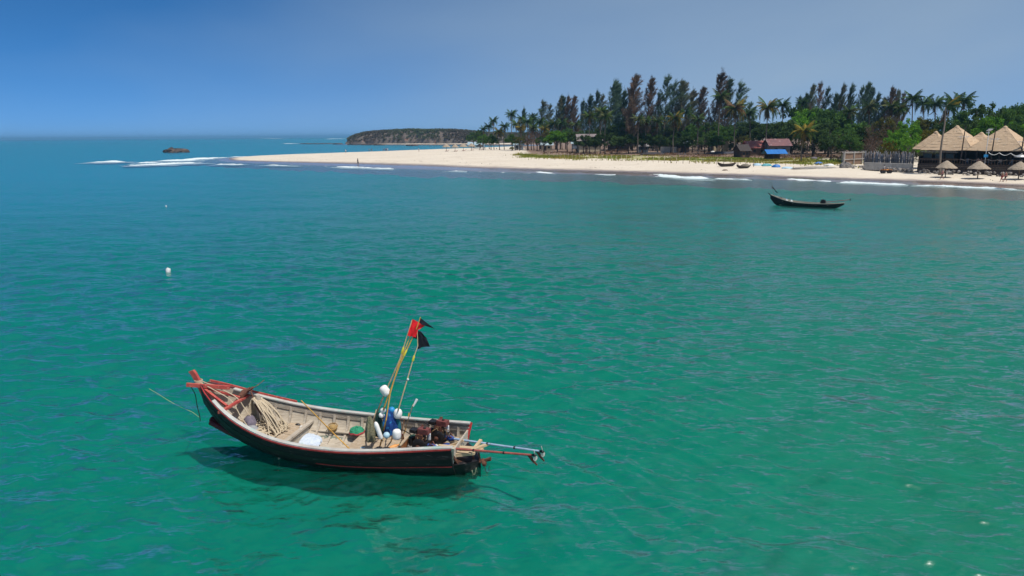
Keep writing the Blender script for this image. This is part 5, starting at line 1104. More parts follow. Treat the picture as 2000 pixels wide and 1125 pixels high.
house('cream_bungalow', 'low cream bungalow with pale gable behind the bright green tree', 1058, 1078, 315, 6, 2.6, 2.4, PALEROOF, CREAM, .7)
house('pink_walled_bungalow', 'low pale bungalow among the left-hand palm trunks', 1004, 1022, 345, 5, 2.4, 1.8, PALEROOF, WHITEW, .6)
house('beach_hall', 'long low building with pale roof at the far end of the bay', 915, 945, 560, 9, 3.0, 2., PALEROOF, WHITEW, .8, nwin=4)
house('pale_roofed_shed', 'small shed with pale blue tin roof in the shade of the grove', 1318, 1346, 268, 4, 3.2, .9, PALEROOF, DKWOOD, .5)
house('tan_roofed_house', 'house with tan hipped roof glimpsed behind the tall casuarinas', 1394, 1422, 282, 7, 4.8, 2.6, THATCH, CREAM, .8, hip=True)
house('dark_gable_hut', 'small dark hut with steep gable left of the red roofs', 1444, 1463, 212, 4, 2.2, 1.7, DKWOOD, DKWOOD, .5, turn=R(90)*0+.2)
house('red_roofed_house', 'house with patchy red tin roof left of the blue hut', 1462, 1500, 226, 6, 2.5, 2.0, REDROOF, MIDWOOD, .6)
house('purple_roofed_house', 'house with purple red tin roof behind the blue hut', 1504, 1543, 222, 6, 3.2, 1.9, PURROOF, GREYWD, .6)
house('blue_tarp_hut', 'open hut under a bright blue tarpaulin roof', 1502, 1534, 196, 3.4, 1.9, .95, BLUEROOF, MIDWOOD, .6, open_front=True, posts=4, cat='hut')
house('grove_shed', 'weathered grey shed in the deep shade of the grove', 1248, 1266, 266, 4, 2.4, .8, GREYWD, mat('blue_grey_boards', (.11, .14, .17), (.07, .09, .12), 2, .8), .4)
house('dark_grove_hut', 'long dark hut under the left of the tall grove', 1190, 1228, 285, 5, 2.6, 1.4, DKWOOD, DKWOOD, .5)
house('yellow_hut', 'small yellowish hut far behind the red-roofed house', 1476, 1492, 272, 4, 4.2, 1.2, GREYROOF, CREAM, .5)
house('flat_roofed_booth', 'low dark booth with cream panel above the ruined concrete frame', 1656, 1677, 176, 3, 2.2, .5, GREYROOF, CREAM, .8, nwin=1, cat='booth')
# white wall panel
b = G(1290, 298); b2 = G(1321, 298.5); t = thing('white_wall', 'bright white wall panels standing in front of the grove', 'wall', (b+b2)/2)
for i in range(3): p = b+(b2-b)*(i+.5)/3; MB().box(p+[0, 0, 1.05], (np.linalg.norm(b2-b)/3-.05, .14, 2.1), rotz(math.atan2((b2-b)[1], (b2-b)[0]))).build('wall_panel', WHITEW, t)
# lookout hut
b = G(1122, 298); t = thing('lookout_hut', 'small stilted lookout hut with pale blue roof beside the grass', 'hut', b); P = lambda x, y, z: b+np.array([x, y, z])
for sx in (-1, 1):
    for sy in (-1, 1): MB().beam(P(sx*.9, sy*.9, 0), P(sx*.9, sy*.9, 3.4), .14, .14).build('stilt', GREYWD, t)
MB().box(P(0, 0, 1.5), (2.1, 2.1, .1)).build('floor', GREYWD, t)
for pc, sz in (((0, -.93, 2.), (1.9, .06, .9)), ((-.93, 0, 2.), (.06, 1.8, .9)), ((.93, 0, 2.), (.06, 1.8, .9)), ((0, .93, 2.4), (1.9, .06, 1.8))): MB().box(P(*pc), sz).build('side_panel', WHITEW if pc[1] else GREYWD, t)
for sy in (-1, 1):
    q = [P(-1.5, sy*1.4, 3.3), P(1.5, sy*1.4, 3.3), P(1.5, 0, 4.1), P(-1.5, 0, 4.1)]; MB().slab(q if sy < 0 else q[::-1], .06).build('roof_sheet', PALEROOF, t)
MB().beam(P(-.3, -1.9, 0), P(-.3, -.95, 1.5), .08, .08).build('ladder', GREYWD, t)
# bamboo drying frames by the grove
for i, (xa, xb, yb_, lab) in enumerate(((1192, 1222, 294, 'pale bamboo drying frame at the left foot of the grove'), (1160, 1184, 293, 'low bamboo rail by the pair of thin palms'), (1256, 1284, 296, 'dark bamboo frame left of the white wall'))):
    a = G(xa, yb_); c = G(xb, yb_); t = thing('drying_rack', lab, 'frame', (a+c)/2, 'bamboo frames by the grove'); n = 7
    for k in range(n): p = a+(c-a)*k/(n-1); MB().tube([p, p+[0, 0, 2.2+.3*(k % 2)]], .06, 6).build('upright', GREYWD, t)
    for z in (.9, 2.0): MB().tube([a+[0, -.1, z], c+[0, -.1, z]], .05, 6).build('crosspole', GREYWD, t)
# ------------------------------------------------------------------ resort terrace with thatched pavilions
FA = at(1791, 334, 1.15); FB = at(2040, 341.5, 1.15); fd = FB-FA; fd[2] = 0; FL = np.linalg.norm(fd); fd /= FL; fn = np.array([-fd[1], fd[0], 0])   # inland
if fn[1] < 0: fn = -fn
RZ = math.atan2(fd[1], fd[0]); RP = lambda s, d, z: FA+fd*s+fn*d+np.array([0, 0, z-FA[2]]); RR_ = rotz(RZ)
def rs(px): # station along the front for a pixel column
    best = min(np.linspace(0, FL, 400), key=lambda s: abs(pxx(RP(s, 0, 2))-px)); return best
def pxx(p): q = np.array(p)-np.array([0, 0, CAM_H]); return 1000+FPX*(q@rt)/(q@fw)
def pyy(p): q = np.array(p)-np.array([0, 0, CAM_H]); return 562.5-FPX*(q@up)/(q@fw)
rest = thing('beach_restaurant', 'dark timber beach restaurant terrace under the thatched roofs', 'restaurant', RP(FL/2, 4, 1.0))
DZ = 2.55
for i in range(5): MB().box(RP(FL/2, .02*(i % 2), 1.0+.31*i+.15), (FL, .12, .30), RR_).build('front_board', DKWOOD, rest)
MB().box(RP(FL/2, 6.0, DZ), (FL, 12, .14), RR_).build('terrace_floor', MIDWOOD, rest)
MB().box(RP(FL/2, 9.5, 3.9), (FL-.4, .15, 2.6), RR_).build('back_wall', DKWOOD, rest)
MB().box(RP(.06, 4.8, 3.3), (.12, 9.4, 1.6), RR_).build('side_wall', DKWOOD, rest)
npost = 12
for i in range(npost):
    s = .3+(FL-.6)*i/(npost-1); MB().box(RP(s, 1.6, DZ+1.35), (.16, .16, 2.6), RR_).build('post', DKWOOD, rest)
    if i % 2: MB().box(RP(s, 5.5, DZ+1.35), (.16, .16, 2.6), RR_).build('post', DKWOOD, rest)
MB().box(RP(FL/2, 1.5, 5.18), (FL, .18, .22), RR_).build('eaves_beam', DKWOOD, rest)
MB().box(RP(FL/2, .12, 3.50), (FL, .07, .07), RR_).build('top_rail', MIDWOOD, rest)
for i in range(44): MB().box(RP(.2+(FL-.4)*i/43, .12, 3.06), (.05, .05, .90), RR_).build('baluster', MIDWOOD, rest)
for s in (1.6, 3.6, 5.4): w_ = MB().box(RP(s, .32, 4.1), (1.5, .07, .95), RR_).build('window', DKWOOD, rest); MB().box(RP(s, .27, 4.1), (1.3, .04, .78), RR_).build('pane', GLASS, w_)
MB().box(RP(3.4, .55, 4.85), (6.4, .9, .08), RR_).build('awning', GREYWD, rest)
MB().box(RP(3.4, .42, 3.45), (6.6, .07, .45), RR_).build('side_panel', DKWOOD, rest)
def thatch_roof(lab, pxc, pya, d, half, zb):
    s = rs(pxc); c = RP(s, d, zb); 
    # station so that the apex stands on the given column
    for _ in range(6): c = c+fd*((pxc-pxx(c+[0, 0, 3]))/FPX*np.linalg.norm(c[:2]))
    za = zb+.1
    for _ in range(20): za += (pyy(np.array([c[0], c[1], za]))-pya)/FPX*np.linalg.norm(c[:2])
    t = thing('thatched_roof', lab, 'roof', c, 'thatched roofs of the beach restaurant'); hgt = za-zb; n = 9
    for k in range(n):
        f0 = k/n; f1 = (k+1)/n+.012; G_ = []
        for f, o_ in ((f0, .03), (f1, .005)):
            hw = half*(1-f)+o_+.05; z = zb+hgt*f**.94; row = []
            for cx, cy in ((-1, -1), (1, -1), (1, 1), (-1, 1), (-1, -1)):
                row.append((cx*hw, cy*hw, z))
            full = []
            for q in range(4):
                for u in np.linspace(0, 1, 9, endpoint=False):
                    a = np.array(row[q]); b_ = np.array(row[q+1]); p = a+(b_-a)*u; p[2] += (random.random()-.5)*.10-.10*math.sin(math.pi*u)*(1-f); p[:2] *= 1+.010*random.uniform(-1, 1); full.append(c+RR_@np.array([p[0], p[1], 0])+np.array([0, 0, p[2]-c[2]]))
            full.append(full[0]); G_.append(full)
        mb = MB().grid(G_); lo = [p-np.array([0, 0, .06]) for p in G_[0]]; mb.grid([lo, G_[0]]); mb.build('thatch_course', THATCH, t)
    top = np.array([c[0], c[1], za]); MB().lathe(top-[0, 0, .25], [(.45, 0), (.35, .2), (.08, .38)], 10).build('ridge_cap', THATCH, t)
    for cx, cy in ((-1, -1), (1, -1), (1, 1), (-1, 1)): MB().tube([c+RR_@np.array([cx*half*1.02, cy*half*1.02, .12]), top], [.06, .05], 6).build('hip_roll', THATCH, t)
    return t
thatch_roof('large thatched pyramid roof behind the dark windblown palm', 1868, 246, 5.2, 4.45, 5.25)
thatch_roof('large thatched pyramid roof on the right, nearest the pale blue flag', 1962, 247, 5.0, 4.45, 5.25)
thatch_roof('smaller thatched roof at the left end behind the bright bush', 1828, 257, 12., 3.0, 5.2)
thatch_roof('smaller thatched roof between the two large ones', 1917, 259, 12.5, 3.4, 5.2)
thatch_roof('thatched roof cut by the right edge of the photo', 2046, 252, 7., 4.6, 5.25)
for i, (px, yt, lab) in enumerate(((1872, 246, 'dark mast with white yard before the left large roof'), (1931, 247, 'dark mast with white yard between the two large roofs'), (1988, 249, 'dark mast carrying the pale blue flag'))):
    s = rs(px); p = RP(s, .5, DZ); t = thing('terrace_mast', lab, 'mast', p, 'masts of the terrace'); zt = atY(px, yt, p[1])[2]
    MB().tube([p, p+[.08, 0, (zt-DZ)*.5], np.array([p[0]+.2, p[1], zt])], [.11, .10, .07], 8).build('pole', DKWOOD, t, smooth=True)
    zy = DZ+(zt-DZ)*.72-i*.3
    MB().tube([p+fd*-.9+[.1, 0, zy-DZ], p+fd*.9+[.1, 0, zy-DZ]], .05, 6).build('yard', WHITEP, t)
    for k in (-.5, .5): MB().tube([p+fd*k+[.1, -.05, zy-DZ+.25], p+fd*k+[.1, -.05, zy-DZ-.5]], .03, 6).build('hanger', WHITEP, t)
p = RP(rs(1989), .45, DZ); fl = thing('pale_blue_flag', 'pale blue flag blowing at the right edge of the photo', 'flag', p+[.3, 0, 3.5])
za = atY(1990, 252, p[1])[2]; cloth('cloth', fl, [p+[.25, 0, za-DZ], p+[1.7, .3, za-DZ-1.6], p+[1.8, .3, za-DZ-2.6], p+[.3, 0, za-DZ-1.4]], mat('flag_pale_blue', (.45, .62, .70), (.36, .52, .62), 4, .8), amp=.08)
# solar street lamp
p = RP(rs(1921), .35, DZ-1.4); t = thing('solar_lamp_post', 'white solar lamp post with panel on the terrace edge', 'lamp post', p); zt = atY(1921, 254, p[1])[2]-p[2]
MB().tube([p, p+[0, 0, zt]], .06, 8).build('pole', WHITEP, t); MB().box(p+[.1, 0, zt], (.85, .75, .06), rotx(-.5)).build('solar_panel', mat('solar_panel', (.55, .6, .66), (.45, .5, .56), 4, .3), t)
MB().box(p+[-.05, -.12, zt*.40], (.7, .22, .5)).build('control_box', BLUEF, t); MB().box(p+[-.35, -.3, zt-.5], (.6, .2, .08)).build('lamp_head', WHITEP, t)
# white rope swags
sw = thing('rope_swag', 'white rope swag hung along the terrace front', 'rope', RP(rs(1958), .2, 4.2))
s0, s1 = rs(1926), rs(1992)
for k in range(3):
    a, b_ = s0+(s1-s0)*k/3, s0+(s1-s0)*(k+1)/3; MB().tube([RP(a+(b_-a)*u, .2, 4.85-.42*math.sin(math.pi*u)-.05*k) for u in np.linspace(0, 1, 9)], .055, 6).build('swag', WHITEP, sw, smooth=True)
sw2 = thing('low_rope_rail', 'thin pale rope rail drooping along the terrace edge', 'rope', RP(rs(1900), .05, 3.3))
for k in range(5): a, b_ = rs(1874)+k*1.5, rs(1874)+(k+1)*1.5; MB().tube([RP(a+(b_-a)*u, -.02, 3.62-.25*math.sin(math.pi*u)) for u in np.linspace(0, 1, 7)], .03, 5).build('rope_span', GREYWD, sw2, smooth=True)
for i, px in enumerate((1986, 2003)):
    p = RP(rs(px), 1.0+i*.3, DZ); t = thing('white_parasol', 'white parasol on the terrace, %s one' % ('left-hand' if i == 0 else 'right-hand'), 'parasol', p, 'white parasols on the terrace')
    MB().tube([p, p+[0, 0, 1.9]], .03, 6).build('pole', WHITEP, t); MB().lathe(p+[0, 0, 1.55], [(1.0, 0), (.98, .05), (.6, .32), (.05, .5)], 12).build('canopy', WHITEP, t)
rg = random.Random(9)
for i in range(9):
    s = rs(1880)+i*1.75+rg.random()*.4; p = RP(s, 1.0+rg.random()*.8, DZ+.07); t = thing('terrace_chair', '%s chair from the left along the terrace rail' % ORD[i], 'chair', p, 'chairs on the terrace'); cm = GREYWD if i % 2 else mat('blue_grey_chair', (.16, .20, .25))
    MB().box(p+[0, 0, .45], (.45, .45, .06), RR_).build('seat', cm, t); MB().box(p+fn*.2+[0, 0, .75], (.45, .05, .55), RR_).build('backrest', cm, t)
    for sx in (-1, 1):
        for sy in (-1, 1): MB().box(p+fd*.2*sx+fn*.2*sy+[0, 0, .22], (.05, .05, .44)).build('leg', cm, t)
# ------------------------------------------------------------------ thatched beach umbrellas
def umbrella_proto():
    t = thing('thatched_umbrella', '', 'umbrella', (0, 0, 0)); MB().tube([(0, 0, 0), (0, 0, 2.75)], [.09, .07], 8).build('pole', MIDWOOD, t)
    n = 28
    for k, (r0, z0, r1, z1) in enumerate(((1.72, 1.72, 1.20, 2.14), (1.30, 2.10, .72, 2.52), (.82, 2.48, .10, 2.98))):
        G_ = []
        for f in (0, .5, 1):
            row = []
            for j in range(n): a = 2*math.pi*j/n; rr_ = (r0+(r1-r0)*f)*(1+(.07*random.uniform(-1, 1) if f == 0 else .01)); row.append((rr_*math.cos(a), rr_*math.sin(a), z0+(z1-z0)*f+(random.uniform(-.10, .02) if f == 0 else 0)))
            row.append(row[0]); G_.append(row)
        mb = MB().grid(G_); mb.grid([[(p[0]*.97, p[1]*.97, p[2]-.07) for p in r_[::-1]] for r_ in G_]); mb.build('thatch_tier', THATCHU, t)
    for j in range(6): a = j*math.pi/3; MB().tube([(0, 0, 2.75), (1.5*math.cos(a), 1.5*math.sin(a), 1.78)], .03, 5).build('rib', MIDWOOD, t)
    return t
um = umbrella_proto(); first = True
UMB = [(1846, 346.5, 1., 'left-hand thatched umbrella on the sand before the restaurant'), (1909, 349, 1.02, 'middle thatched umbrella on the sand before the restaurant'), (1988.5, 350.5, 1.0, 'right-hand thatched umbrella on the sand before the restaurant'),
       (872, 296, 1.15, 'leftmost small thatched umbrella far out on the spit'), (889, 296, 1.1, 'second small thatched umbrella far out on the spit'), (905, 295, 1.15, 'third small thatched umbrella far out on the spit'), (921, 294, 1.15, 'fourth small thatched umbrella far out on the spit'), (937, 293.5, 1.1, 'fifth small thatched umbrella, nearest the left-hand trees')]
for i, (px, py, sc, lab) in enumerate(UMB):
    p = G(px, py); o = um if i == 0 else copy_tree(um, p, i*.7, sc); o.location = tuple(p); o.scale = (sc,)*3; o.rotation_euler = (0, 0, i*.7); o['label'] = lab; o['group'] = 'thatched beach umbrellas'
    if i > 2:
        c = p+np.array([.4, -3.2, 0]); t = thing('beach_lounger', 'reddish lounger in front of the %s distant umbrella' % ORD[i-3], 'lounger', c, 'loungers by the distant umbrellas'); lm_ = mat('red_lounger', (.40, .12, .09), (.3, .09, .07))
        MB().box(c+[0, 0, .35], (1.4, .7, .12)).build('seat', lm_, t); MB().box(c+[.9, 0, .6], (.7, .7, .1), roty(-.7)).build('backrest', lm_, t)
        for sx in (-.5, .5): MB().box(c+[sx, 0, .15], (.08, .6, .3)).build('leg', MIDWOOD, t)
# ------------------------------------------------------------------ sea wall, rubble, bamboo palisade, ruined frame
STONE = mat('dark_stone', (.20, .175, .155), (.10, .085, .075), 1.5, .9, .8); STONE2 = mat('pale_stone', (.34, .31, .28), (.22, .2, .18), 1.5, .9, .8)
def stone_mesh(seed):
    rg_ = random.Random(seed); mb = MB().ball((0, 0, 0), .5, n=7, m_=4); mb.v = [tuple(c*(1+rg_.uniform(-.22, .22)) for c in p) for p in mb.v]; return mb
SM = [(MB_build_proto(stone_mesh(s), 'stone', mm_)) for s in range(3) for mm_ in (STONE, STONE2)]
rub = thing('rubble_wall', 'low row of loose stones at the foot of the sea wall and terrace', 'stone row', RP(5, -.9, 1.0))
rgw = random.Random(5); wl_pts = spl([at(1688, 331, 1.0), at(1740, 334, 1.0), at(1790, 336.5, 1.0), at(1900, 340.5, 1.0), at(2030, 345.5, 1.0)], 40)
for i in range(210):
    q = wl_pts[int(rgw.random()*(len(wl_pts)-1))]; lvl = i % 3; s = rgw.uniform(.32, .62); z = gz(q[0], q[1])+.12+lvl*.24
    o = bpy.data.objects.new('stone', rgw.choice(SM)); COL.objects.link(o); o.parent = rub; o.location = Vector(q+np.array([rgw.uniform(-.3, .3), rgw.uniform(-.15, .3)+lvl*.12, 0]))-rub.location; o.location.z = z-rub.location.z
    o.rotation_euler = (rgw.random()*6, rgw.random()*6, rgw.random()*6); o.scale = (s*1.25, s, s*.8)
a, b = at(1690, 331.5, 1.05), at(1784, 335, 1.05); t = thing('sea_wall', 'sloping grey concrete sea wall beside the restaurant', 'wall', (a+b)/2)
dv = (b-a); n = 5
for i in range(n):
    p0 = a+dv*i/n; p1 = a+dv*((i+1)/n-.004); bk2 = np.array([.6, 1.6, 0])
    mb = MB(); V = [p0, p1, p1+bk2, p0+bk2]; top = [p0+[0, .7, 1.45], p1+[0, .7, 1.45], p1+bk2+[0, 0, 1.45], p0+bk2+[0, 0, 1.45]]
    mb.add(V+top, [(3, 2, 1, 0), (4, 5, 6, 7), (0, 1, 5, 4), (1, 2, 6, 5), (2, 3, 7, 6), (3, 0, 4, 7)]).build('wall_block', CONC, t)
a, b = at(1702, 322, 2.0)+[0, 3.2, 0], at(1797, 325, 2.0)+[0, 2.6, 0]; t = thing('bamboo_palisade', 'palisade of upright grey bamboo poles above the sea wall', 'fence', (a+b)/2+[0, 0, -1])
pm = MB_build_proto(MB().tube([(0, 0, 0), (.01, 0, 1.5), (0, 0, 3.)], [.095, .09, .075], 7), 'bamboo_pole', mat('dark_grey_pole', (.15, .145, .15), (.09, .085, .09), 4, .9)); pm2 = MB_build_proto(MB().tube([(0, 0, 0), (.01, 0, 1.5), (0, 0, 3.)], [.085, .08, .07], 7), 'bamboo_pole', mat('blue_grey_pole', (.20, .215, .25), (.12, .13, .155), 4, .9))
N_ = 84
for i in range(N_):
    p = a+(b-a)*i/(N_-1); o = bpy.data.objects.new('bamboo_pole', rgw.choice((pm, pm2))); COL.objects.link(o); o.parent = t; o.location = Vector(p-np.array([0, rgw.uniform(-.08, .08), 1.0]))-t.location
    o.scale = (1, 1, rgw.uniform(1.0, 1.28)); o.rotation_euler = (rgw.uniform(-.03, .03), rgw.uniform(-.04, .04), 0)
for z in (.4, 1.5): MB().tube([a+[0, .16, z-.4], b+[0, .16, z-.4]], .05, 6).build('rail', GREYWD, t)
# ruined concrete frame with brown infill
a = at(1647, 325, 1.2); b = at(1700, 323.5, 1.2)+[0, 3, 0]; t = thing('ruined_frame_wall', 'unfinished concrete frame wall with brown infill panels', 'wall', (a+b)/2)
ang = math.atan2((b-a)[1], (b-a)[0]); Lw = np.linalg.norm((b-a)[:2])
for i, f in enumerate((0, .46, .86, 1.)): MB().box(a+(b-a)*f+[0, 0, 1.65], (.42 if i < 1 else .3, .34, 3.3), rotz(ang)).build('pillar', CONC, t)
for z in (1.5, 2.95): MB().box((a+b)/2+[0, -.03, z], (Lw, .26, .2), rotz(ang)).build('beam', CONC, t)
for i, (f0, f1) in enumerate(((.05, .43), (.49, .84))):
    for z0 in (.7, 2.2): MB().box(a+(b-a)*(f0+f1)/2+[0, .1, z0], (Lw*(f1-f0), .1, 1.3), rotz(ang)).build('infill_panel', mat('brown_infill', (.24, .155, .105), (.17, .11, .08), 1.2, .9, .4), t)
a = at(1692, 326.5, 1.1); b = at(1640, 327.5, 1.1); t = rock('concrete_lump', 'round grey concrete lump on the sand below the ruined frame', at(1651, 329, 1.0), (1.3, 1.1, 1.35), 61, mat('lump_concrete', (.25, .23, .215), (.12, .11, .105), .9, .9, .7))
# low stone revetment left of the sea wall
t = thing('low_stone_revetment', 'low rough stone bank between the concrete lump and sea wall', 'stone bank', at(1675, 327.5, 1.0))
for i in range(40):
    q = at(rgw.uniform(1660, 1692), rgw.uniform(325.5, 329), 1.1); o = bpy.data.objects.new('stone', rgw.choice(SM)); COL.objects.link(o); o.parent = t; o.location = Vector(q)-t.location; o.rotation_euler = (rgw.random()*6,)*3; s = rgw.uniform(.5, .9); o.scale = (s*1.3, s, s*.8)
# ------------------------------------------------------------------ stake fence along the dune
st_px = [1019, 1032, 1052, 1073, 1081.5, 1087.5, 1095.5, 1102.5, 1109.5, 1117.5, 1124.5, 1131.5, 1139.5, 1147.5, 1155.5, 1166.5, 1175.5, 1184.5, 1193.5, 1204, 1213, 1223.5, 1233, 1243.5, 1253, 1264, 1275.5, 1286.5, 1297.5, 1309.5, 1321, 1334, 1346.5, 1359, 1372.5, 1384.5, 1399.5, 1413, 1427.5, 1441, 1456, 1472]
yb_px = np.interp(st_px, [1019, 1100, 1160, 1220, 1300, 1340, 1370, 1400, 1460, 1475], [303, 309.5, 312.5, 314.5, 318.5, 319.5, 320.5, 321.5, 325, 326])
t = thing('stake_fence', 'long fence of thin pale stakes along the edge of the grass', 'fence', G(1250, 315)); tops = []
stm = [MB_build_proto(MB().tube([(0, 0, 0), (.02, 0, 1.)], [.055, .045], 6), 'stake', m_) for m_ in (mat('pale_stake', (.55, .46, .34), (.42, .34, .25), 5, .9), mat('dark_stake', (.16, .12, .09), (.10, .08, .06), 5, .9))]
for i, (x, y) in enumerate(zip(st_px, yb_px)):
    p = G(x, y); o = bpy.data.objects.new('stake', stm[0] if x < 1290 and i % 4 else stm[i % 2]); COL.objects.link(o); o.parent = t; o.location = Vector(p)-t.location; h = rgw.uniform(1.35, 1.8)*(1. if x > 1060 else .8); o.scale = (1.2, 1.2, h); o.rotation_euler = (rgw.uniform(-.05, .05), rgw.uniform(-.06, .06), 0); tops.append(p+[0, 0, h*.8])
MB().tube(tops, .012, 4).build('wire', GREYWD, t)
# ------------------------------------------------------------------ stranded boats, nets and bundles
def small_boat(name, lab, stern, bow, Tt, mo, mi2, z0, extra=None, group=None, bands=((0, .3, .01), (.3, .62, .01), (.62, 1., .005))):
    stern = np.array(stern); bow = np.array(bow); L_ = np.linalg.norm((bow-stern)[:2]); a_ = (bow-stern)/L_; a_[2] = 0; a_ /= np.linalg.norm(a_); b_ = np.array([-a_[1], a_[0], 0])
    if b_[1] < 0: b_ = -b_
    k = L_/Tt[-1, 0]; W = lambda x, y, z: np.array([stern[0], stern[1], z0])+a_*x*k+b_*y*k+np.array([0, 0, z*k])
    t = thing(name, lab, 'boat', W(Tt[-1, 0]/2, 0, 0), group); hull_planks(t, Tt, W, Tt[-1, 0]-.03, list(bands), mo, mi2, .05, 18)
    for sd in (-1, 1): follow(Tt, W, 0, Tt[-1, 0]-.1, sd, 0, .0, .09, .06, n=18, dz=.02).build('gunwale', mi2, t)
    for x in np.linspace(.2, .8, 5)*Tt[-1, 0]: y, z = sect(Tt, x, .2); MB().beam(W(x, -y, z), W(x, y, z), .14*k, .05*k).build('thwart', mi2, t)
    return t, W
TS = np.array([(0, .05, 1.0, .75), (.5, .35, .86, .30), (1.4, .58, .72, .08), (2.6, .66, .66, .0), (3.8, .55, .74, .06), (4.6, .30, .95, .35), (5.0, .05, 1.15, .80)])
OLDW = mat('old_dark_boat_wood', (.055, .05, .048), (.03, .027, .026), 2, .85, .5, c3=(.12, .10, .085), s3=3, a3=.62)
s_, b_ = G(1437, 324.5), G(1401, 326); small_boat('stranded_boat', 'dark wooden boat drawn up on the sand, left of the two', s_, b_, TS, OLDW, MIDWOOD, min(s_[2], b_[2])+.02, group='boats drawn up on the sand')
s_, b_ = G(1466, 328), G(1438, 329.5); small_boat('stranded_boat', 'dark boat piled with netting, right of the two on the sand', s_, b_, TS, OLDW, MIDWOOD, min(s_[2], b_[2])+.02, group='boats drawn up on the sand')
c = (s_+b_)/2; heap('boat_net_pile', 'brown net pile heaped in the right-hand stranded boat', 'net', c+[.3, 0, .45], (1.1, .5, .55), mat('brown_nets', (.22, .19, .14), (.11, .10, .08), 3, .9, 1.), 31)
DN = mat('dark_net_pile', (.07, .07, .085), (.035, .035, .045), 1.5, .9, 1., c3=(.16, .15, .16), s3=3, a3=.62)
HP = [(1479, 323, 1.15, .55, PBLUE, 'leftmost pale blue tarpaulin bundle on the sand'), (1497, 324, 1.25, .6, mat('teal_tarp', (.05, .30, .32), (.16, .36, .42), 2, .6, .8), 'teal and blue bundle second from the left on the sand'), (1516, 326.5, 1.1, .7, BLUEROOF, 'brightest blue bundle on the sand'), (1537, 329, 1.3, .45, PBLUE, 'flat pale blue bundle right of the bright blue one'), (1599, 320.5, .95, .6, BLUEROOF, 'blue bundle at the edge of the grass near the ruined frame'), (1620, 324, 1.1, .55, WHITEP, 'white sack heap near the ruined frame'), (1637, 272, 1.3, 1.0, mat('green_tarp', (.02, .40, .12), (.02, .3, .09), 2, .6, .6), 'bright green tarpaulin at the edge of the wood'), (1627, 272, 1.2, .8, WHITEP, 'white tarpaulin beside the green one'), (1413, 301, 5.2, .9, DN, 'long dark net pile in front of the grove'), (1436, 299, 2.6, .8, DN, 'dark net pile left of the dark gable hut'), (1392, 299, .9, .8, WHITEW, 'small white sack at the end of the long net pile'), (1276, 302, 4.6, .9, mat('dark_driftwood_pile', (.05, .045, .05), (.03, .028, .03), 1.5, .9, 1.), 'dark driftwood heap left of the white wall'), (1330, 302, 2.4, .5, DN, 'low dark heap right of the white wall'), (1590, 311, 1.0, .7, GREYP, 'grey sack on the bank right of the yellow palm'), (1577, 309, .5, .6, TXT['black'], 'black bag on the bank beside the yellow palm'), (1660, 300, 2.6, .5, GREYWD, 'grey timber heap above the ruined frame'), (1000, 291, 1.6, 1.1, LF['olive'], 'low olive bush on the sand before the left-hand palms'), (1265, 307, 1., .25, LIGHTW, 'pale driftwood heap behind the stakes'), (1416, 333, .6, .3, MIDWOOD, 'small brown lump on the wet sand below the boats')]
for i, (px, py, w, h, m_, lab) in enumerate(HP):
    p = G(px, py); heap('bundle' if i < 7 else 'beach_heap', lab, 'bundle' if i < 7 else 'heap', p-[0, 0, .05], (w, w*.6, h), m_, 40+i, .15)
heap('net_spread', 'long low grey net spread on the sand right of the blue bundles', 'net', G(1592, 329.5)-[0, 0, .05], (4.6, 1.0, .55), mat('grey_net_spread', (.32, .30, .27), (.20, .185, .17), 1.5, .9, 1., c3=(.42, .36, .28), s3=4, a3=.58), 71, .12, nu=44, nv=12)
# ------------------------------------------------------------------ beach grass and weeds
rgg = np.random.default_rng(8); pts = []
S = spl(gr_line, 30); seg = np.concatenate([[0], np.cumsum(np.linalg.norm(np.diff(S, axis=0), axis=1))])
n = 24000; u = rgg.random(n)*seg[-1]; cx = np.interp(u, seg, S[:, 0]); cy = np.interp(u, seg, S[:, 1]); off = rgg.normal(0, 9, n); cx = cx+rgg.normal(0, 1, n); cy = cy+off
keep = (vnoise(cx, cy, 5, 41)+.6*vnoise(cx, cy, 1.7, 42)) > .78-.02*0; cx, cy = cx[keep], cy[keep]; cz = land_z(cx, cy)[0]
n = len(cx); az = rgg.random(n)*6.283; h = rgg.uniform(.18, .5, n); w = rgg.uniform(.06, .16, n); ln = rgg.normal(0, .16, (n, 2)); dx_ = np.cos(az)*w; dy_ = np.sin(az)*w
V = np.stack([np.stack([cx-dx_, cy-dy_, cz-.03], 1), np.stack([cx+dx_, cy+dy_, cz-.03], 1), np.stack([cx+dx_*.5+ln[:, 0], cy+dy_*.5+ln[:, 1], cz+h], 1), np.stack([cx-dx_*.5+ln[:, 0], cy-dy_*.5+ln[:, 1], cz+h], 1)], 1).reshape(-1, 3)
o = kind(link_np('beach_grass', quads_mesh('beach_grass', V), leafmat('beach_grass', (.22, .28, .05), (.32, .25, .06), .09, .3, 0)), 'stuff'); o['label'] = 'short green and yellow grass along the dune edge'; o['category'] = 'grass'
n = 9000; cx = rgg.uniform(12, 96, n); cy = rgg.uniform(150, 285, n); sd_ = cy-np.interp(cx, gr_line[:, 0], gr_line[:, 1], right=165); keep = (sd_ > 16) & (sd_ < 75) & (vnoise(cx, cy, 8, 43) > .42); cx, cy = cx[keep], cy[keep]; cz = land_z(cx, cy)[0]; n = len(cx)
C = np.stack([cx, cy, cz+.25], 1); C = np.repeat(C, 5, 0)+rgg.normal(size=(n*5, 3))*[.35, .35, .14]
o = kind(link_np('dry_weeds', quads_mesh('dry_weeds', leaf_quads(C, .40, rgg, 0, .4)), leafmat('dry_weeds', (.21, .125, .075), (.13, .085, .055), .2, .2, 0)), 'stuff'); o['label'] = 'dry brown weeds on the ground behind the grass'; o['category'] = 'weeds'
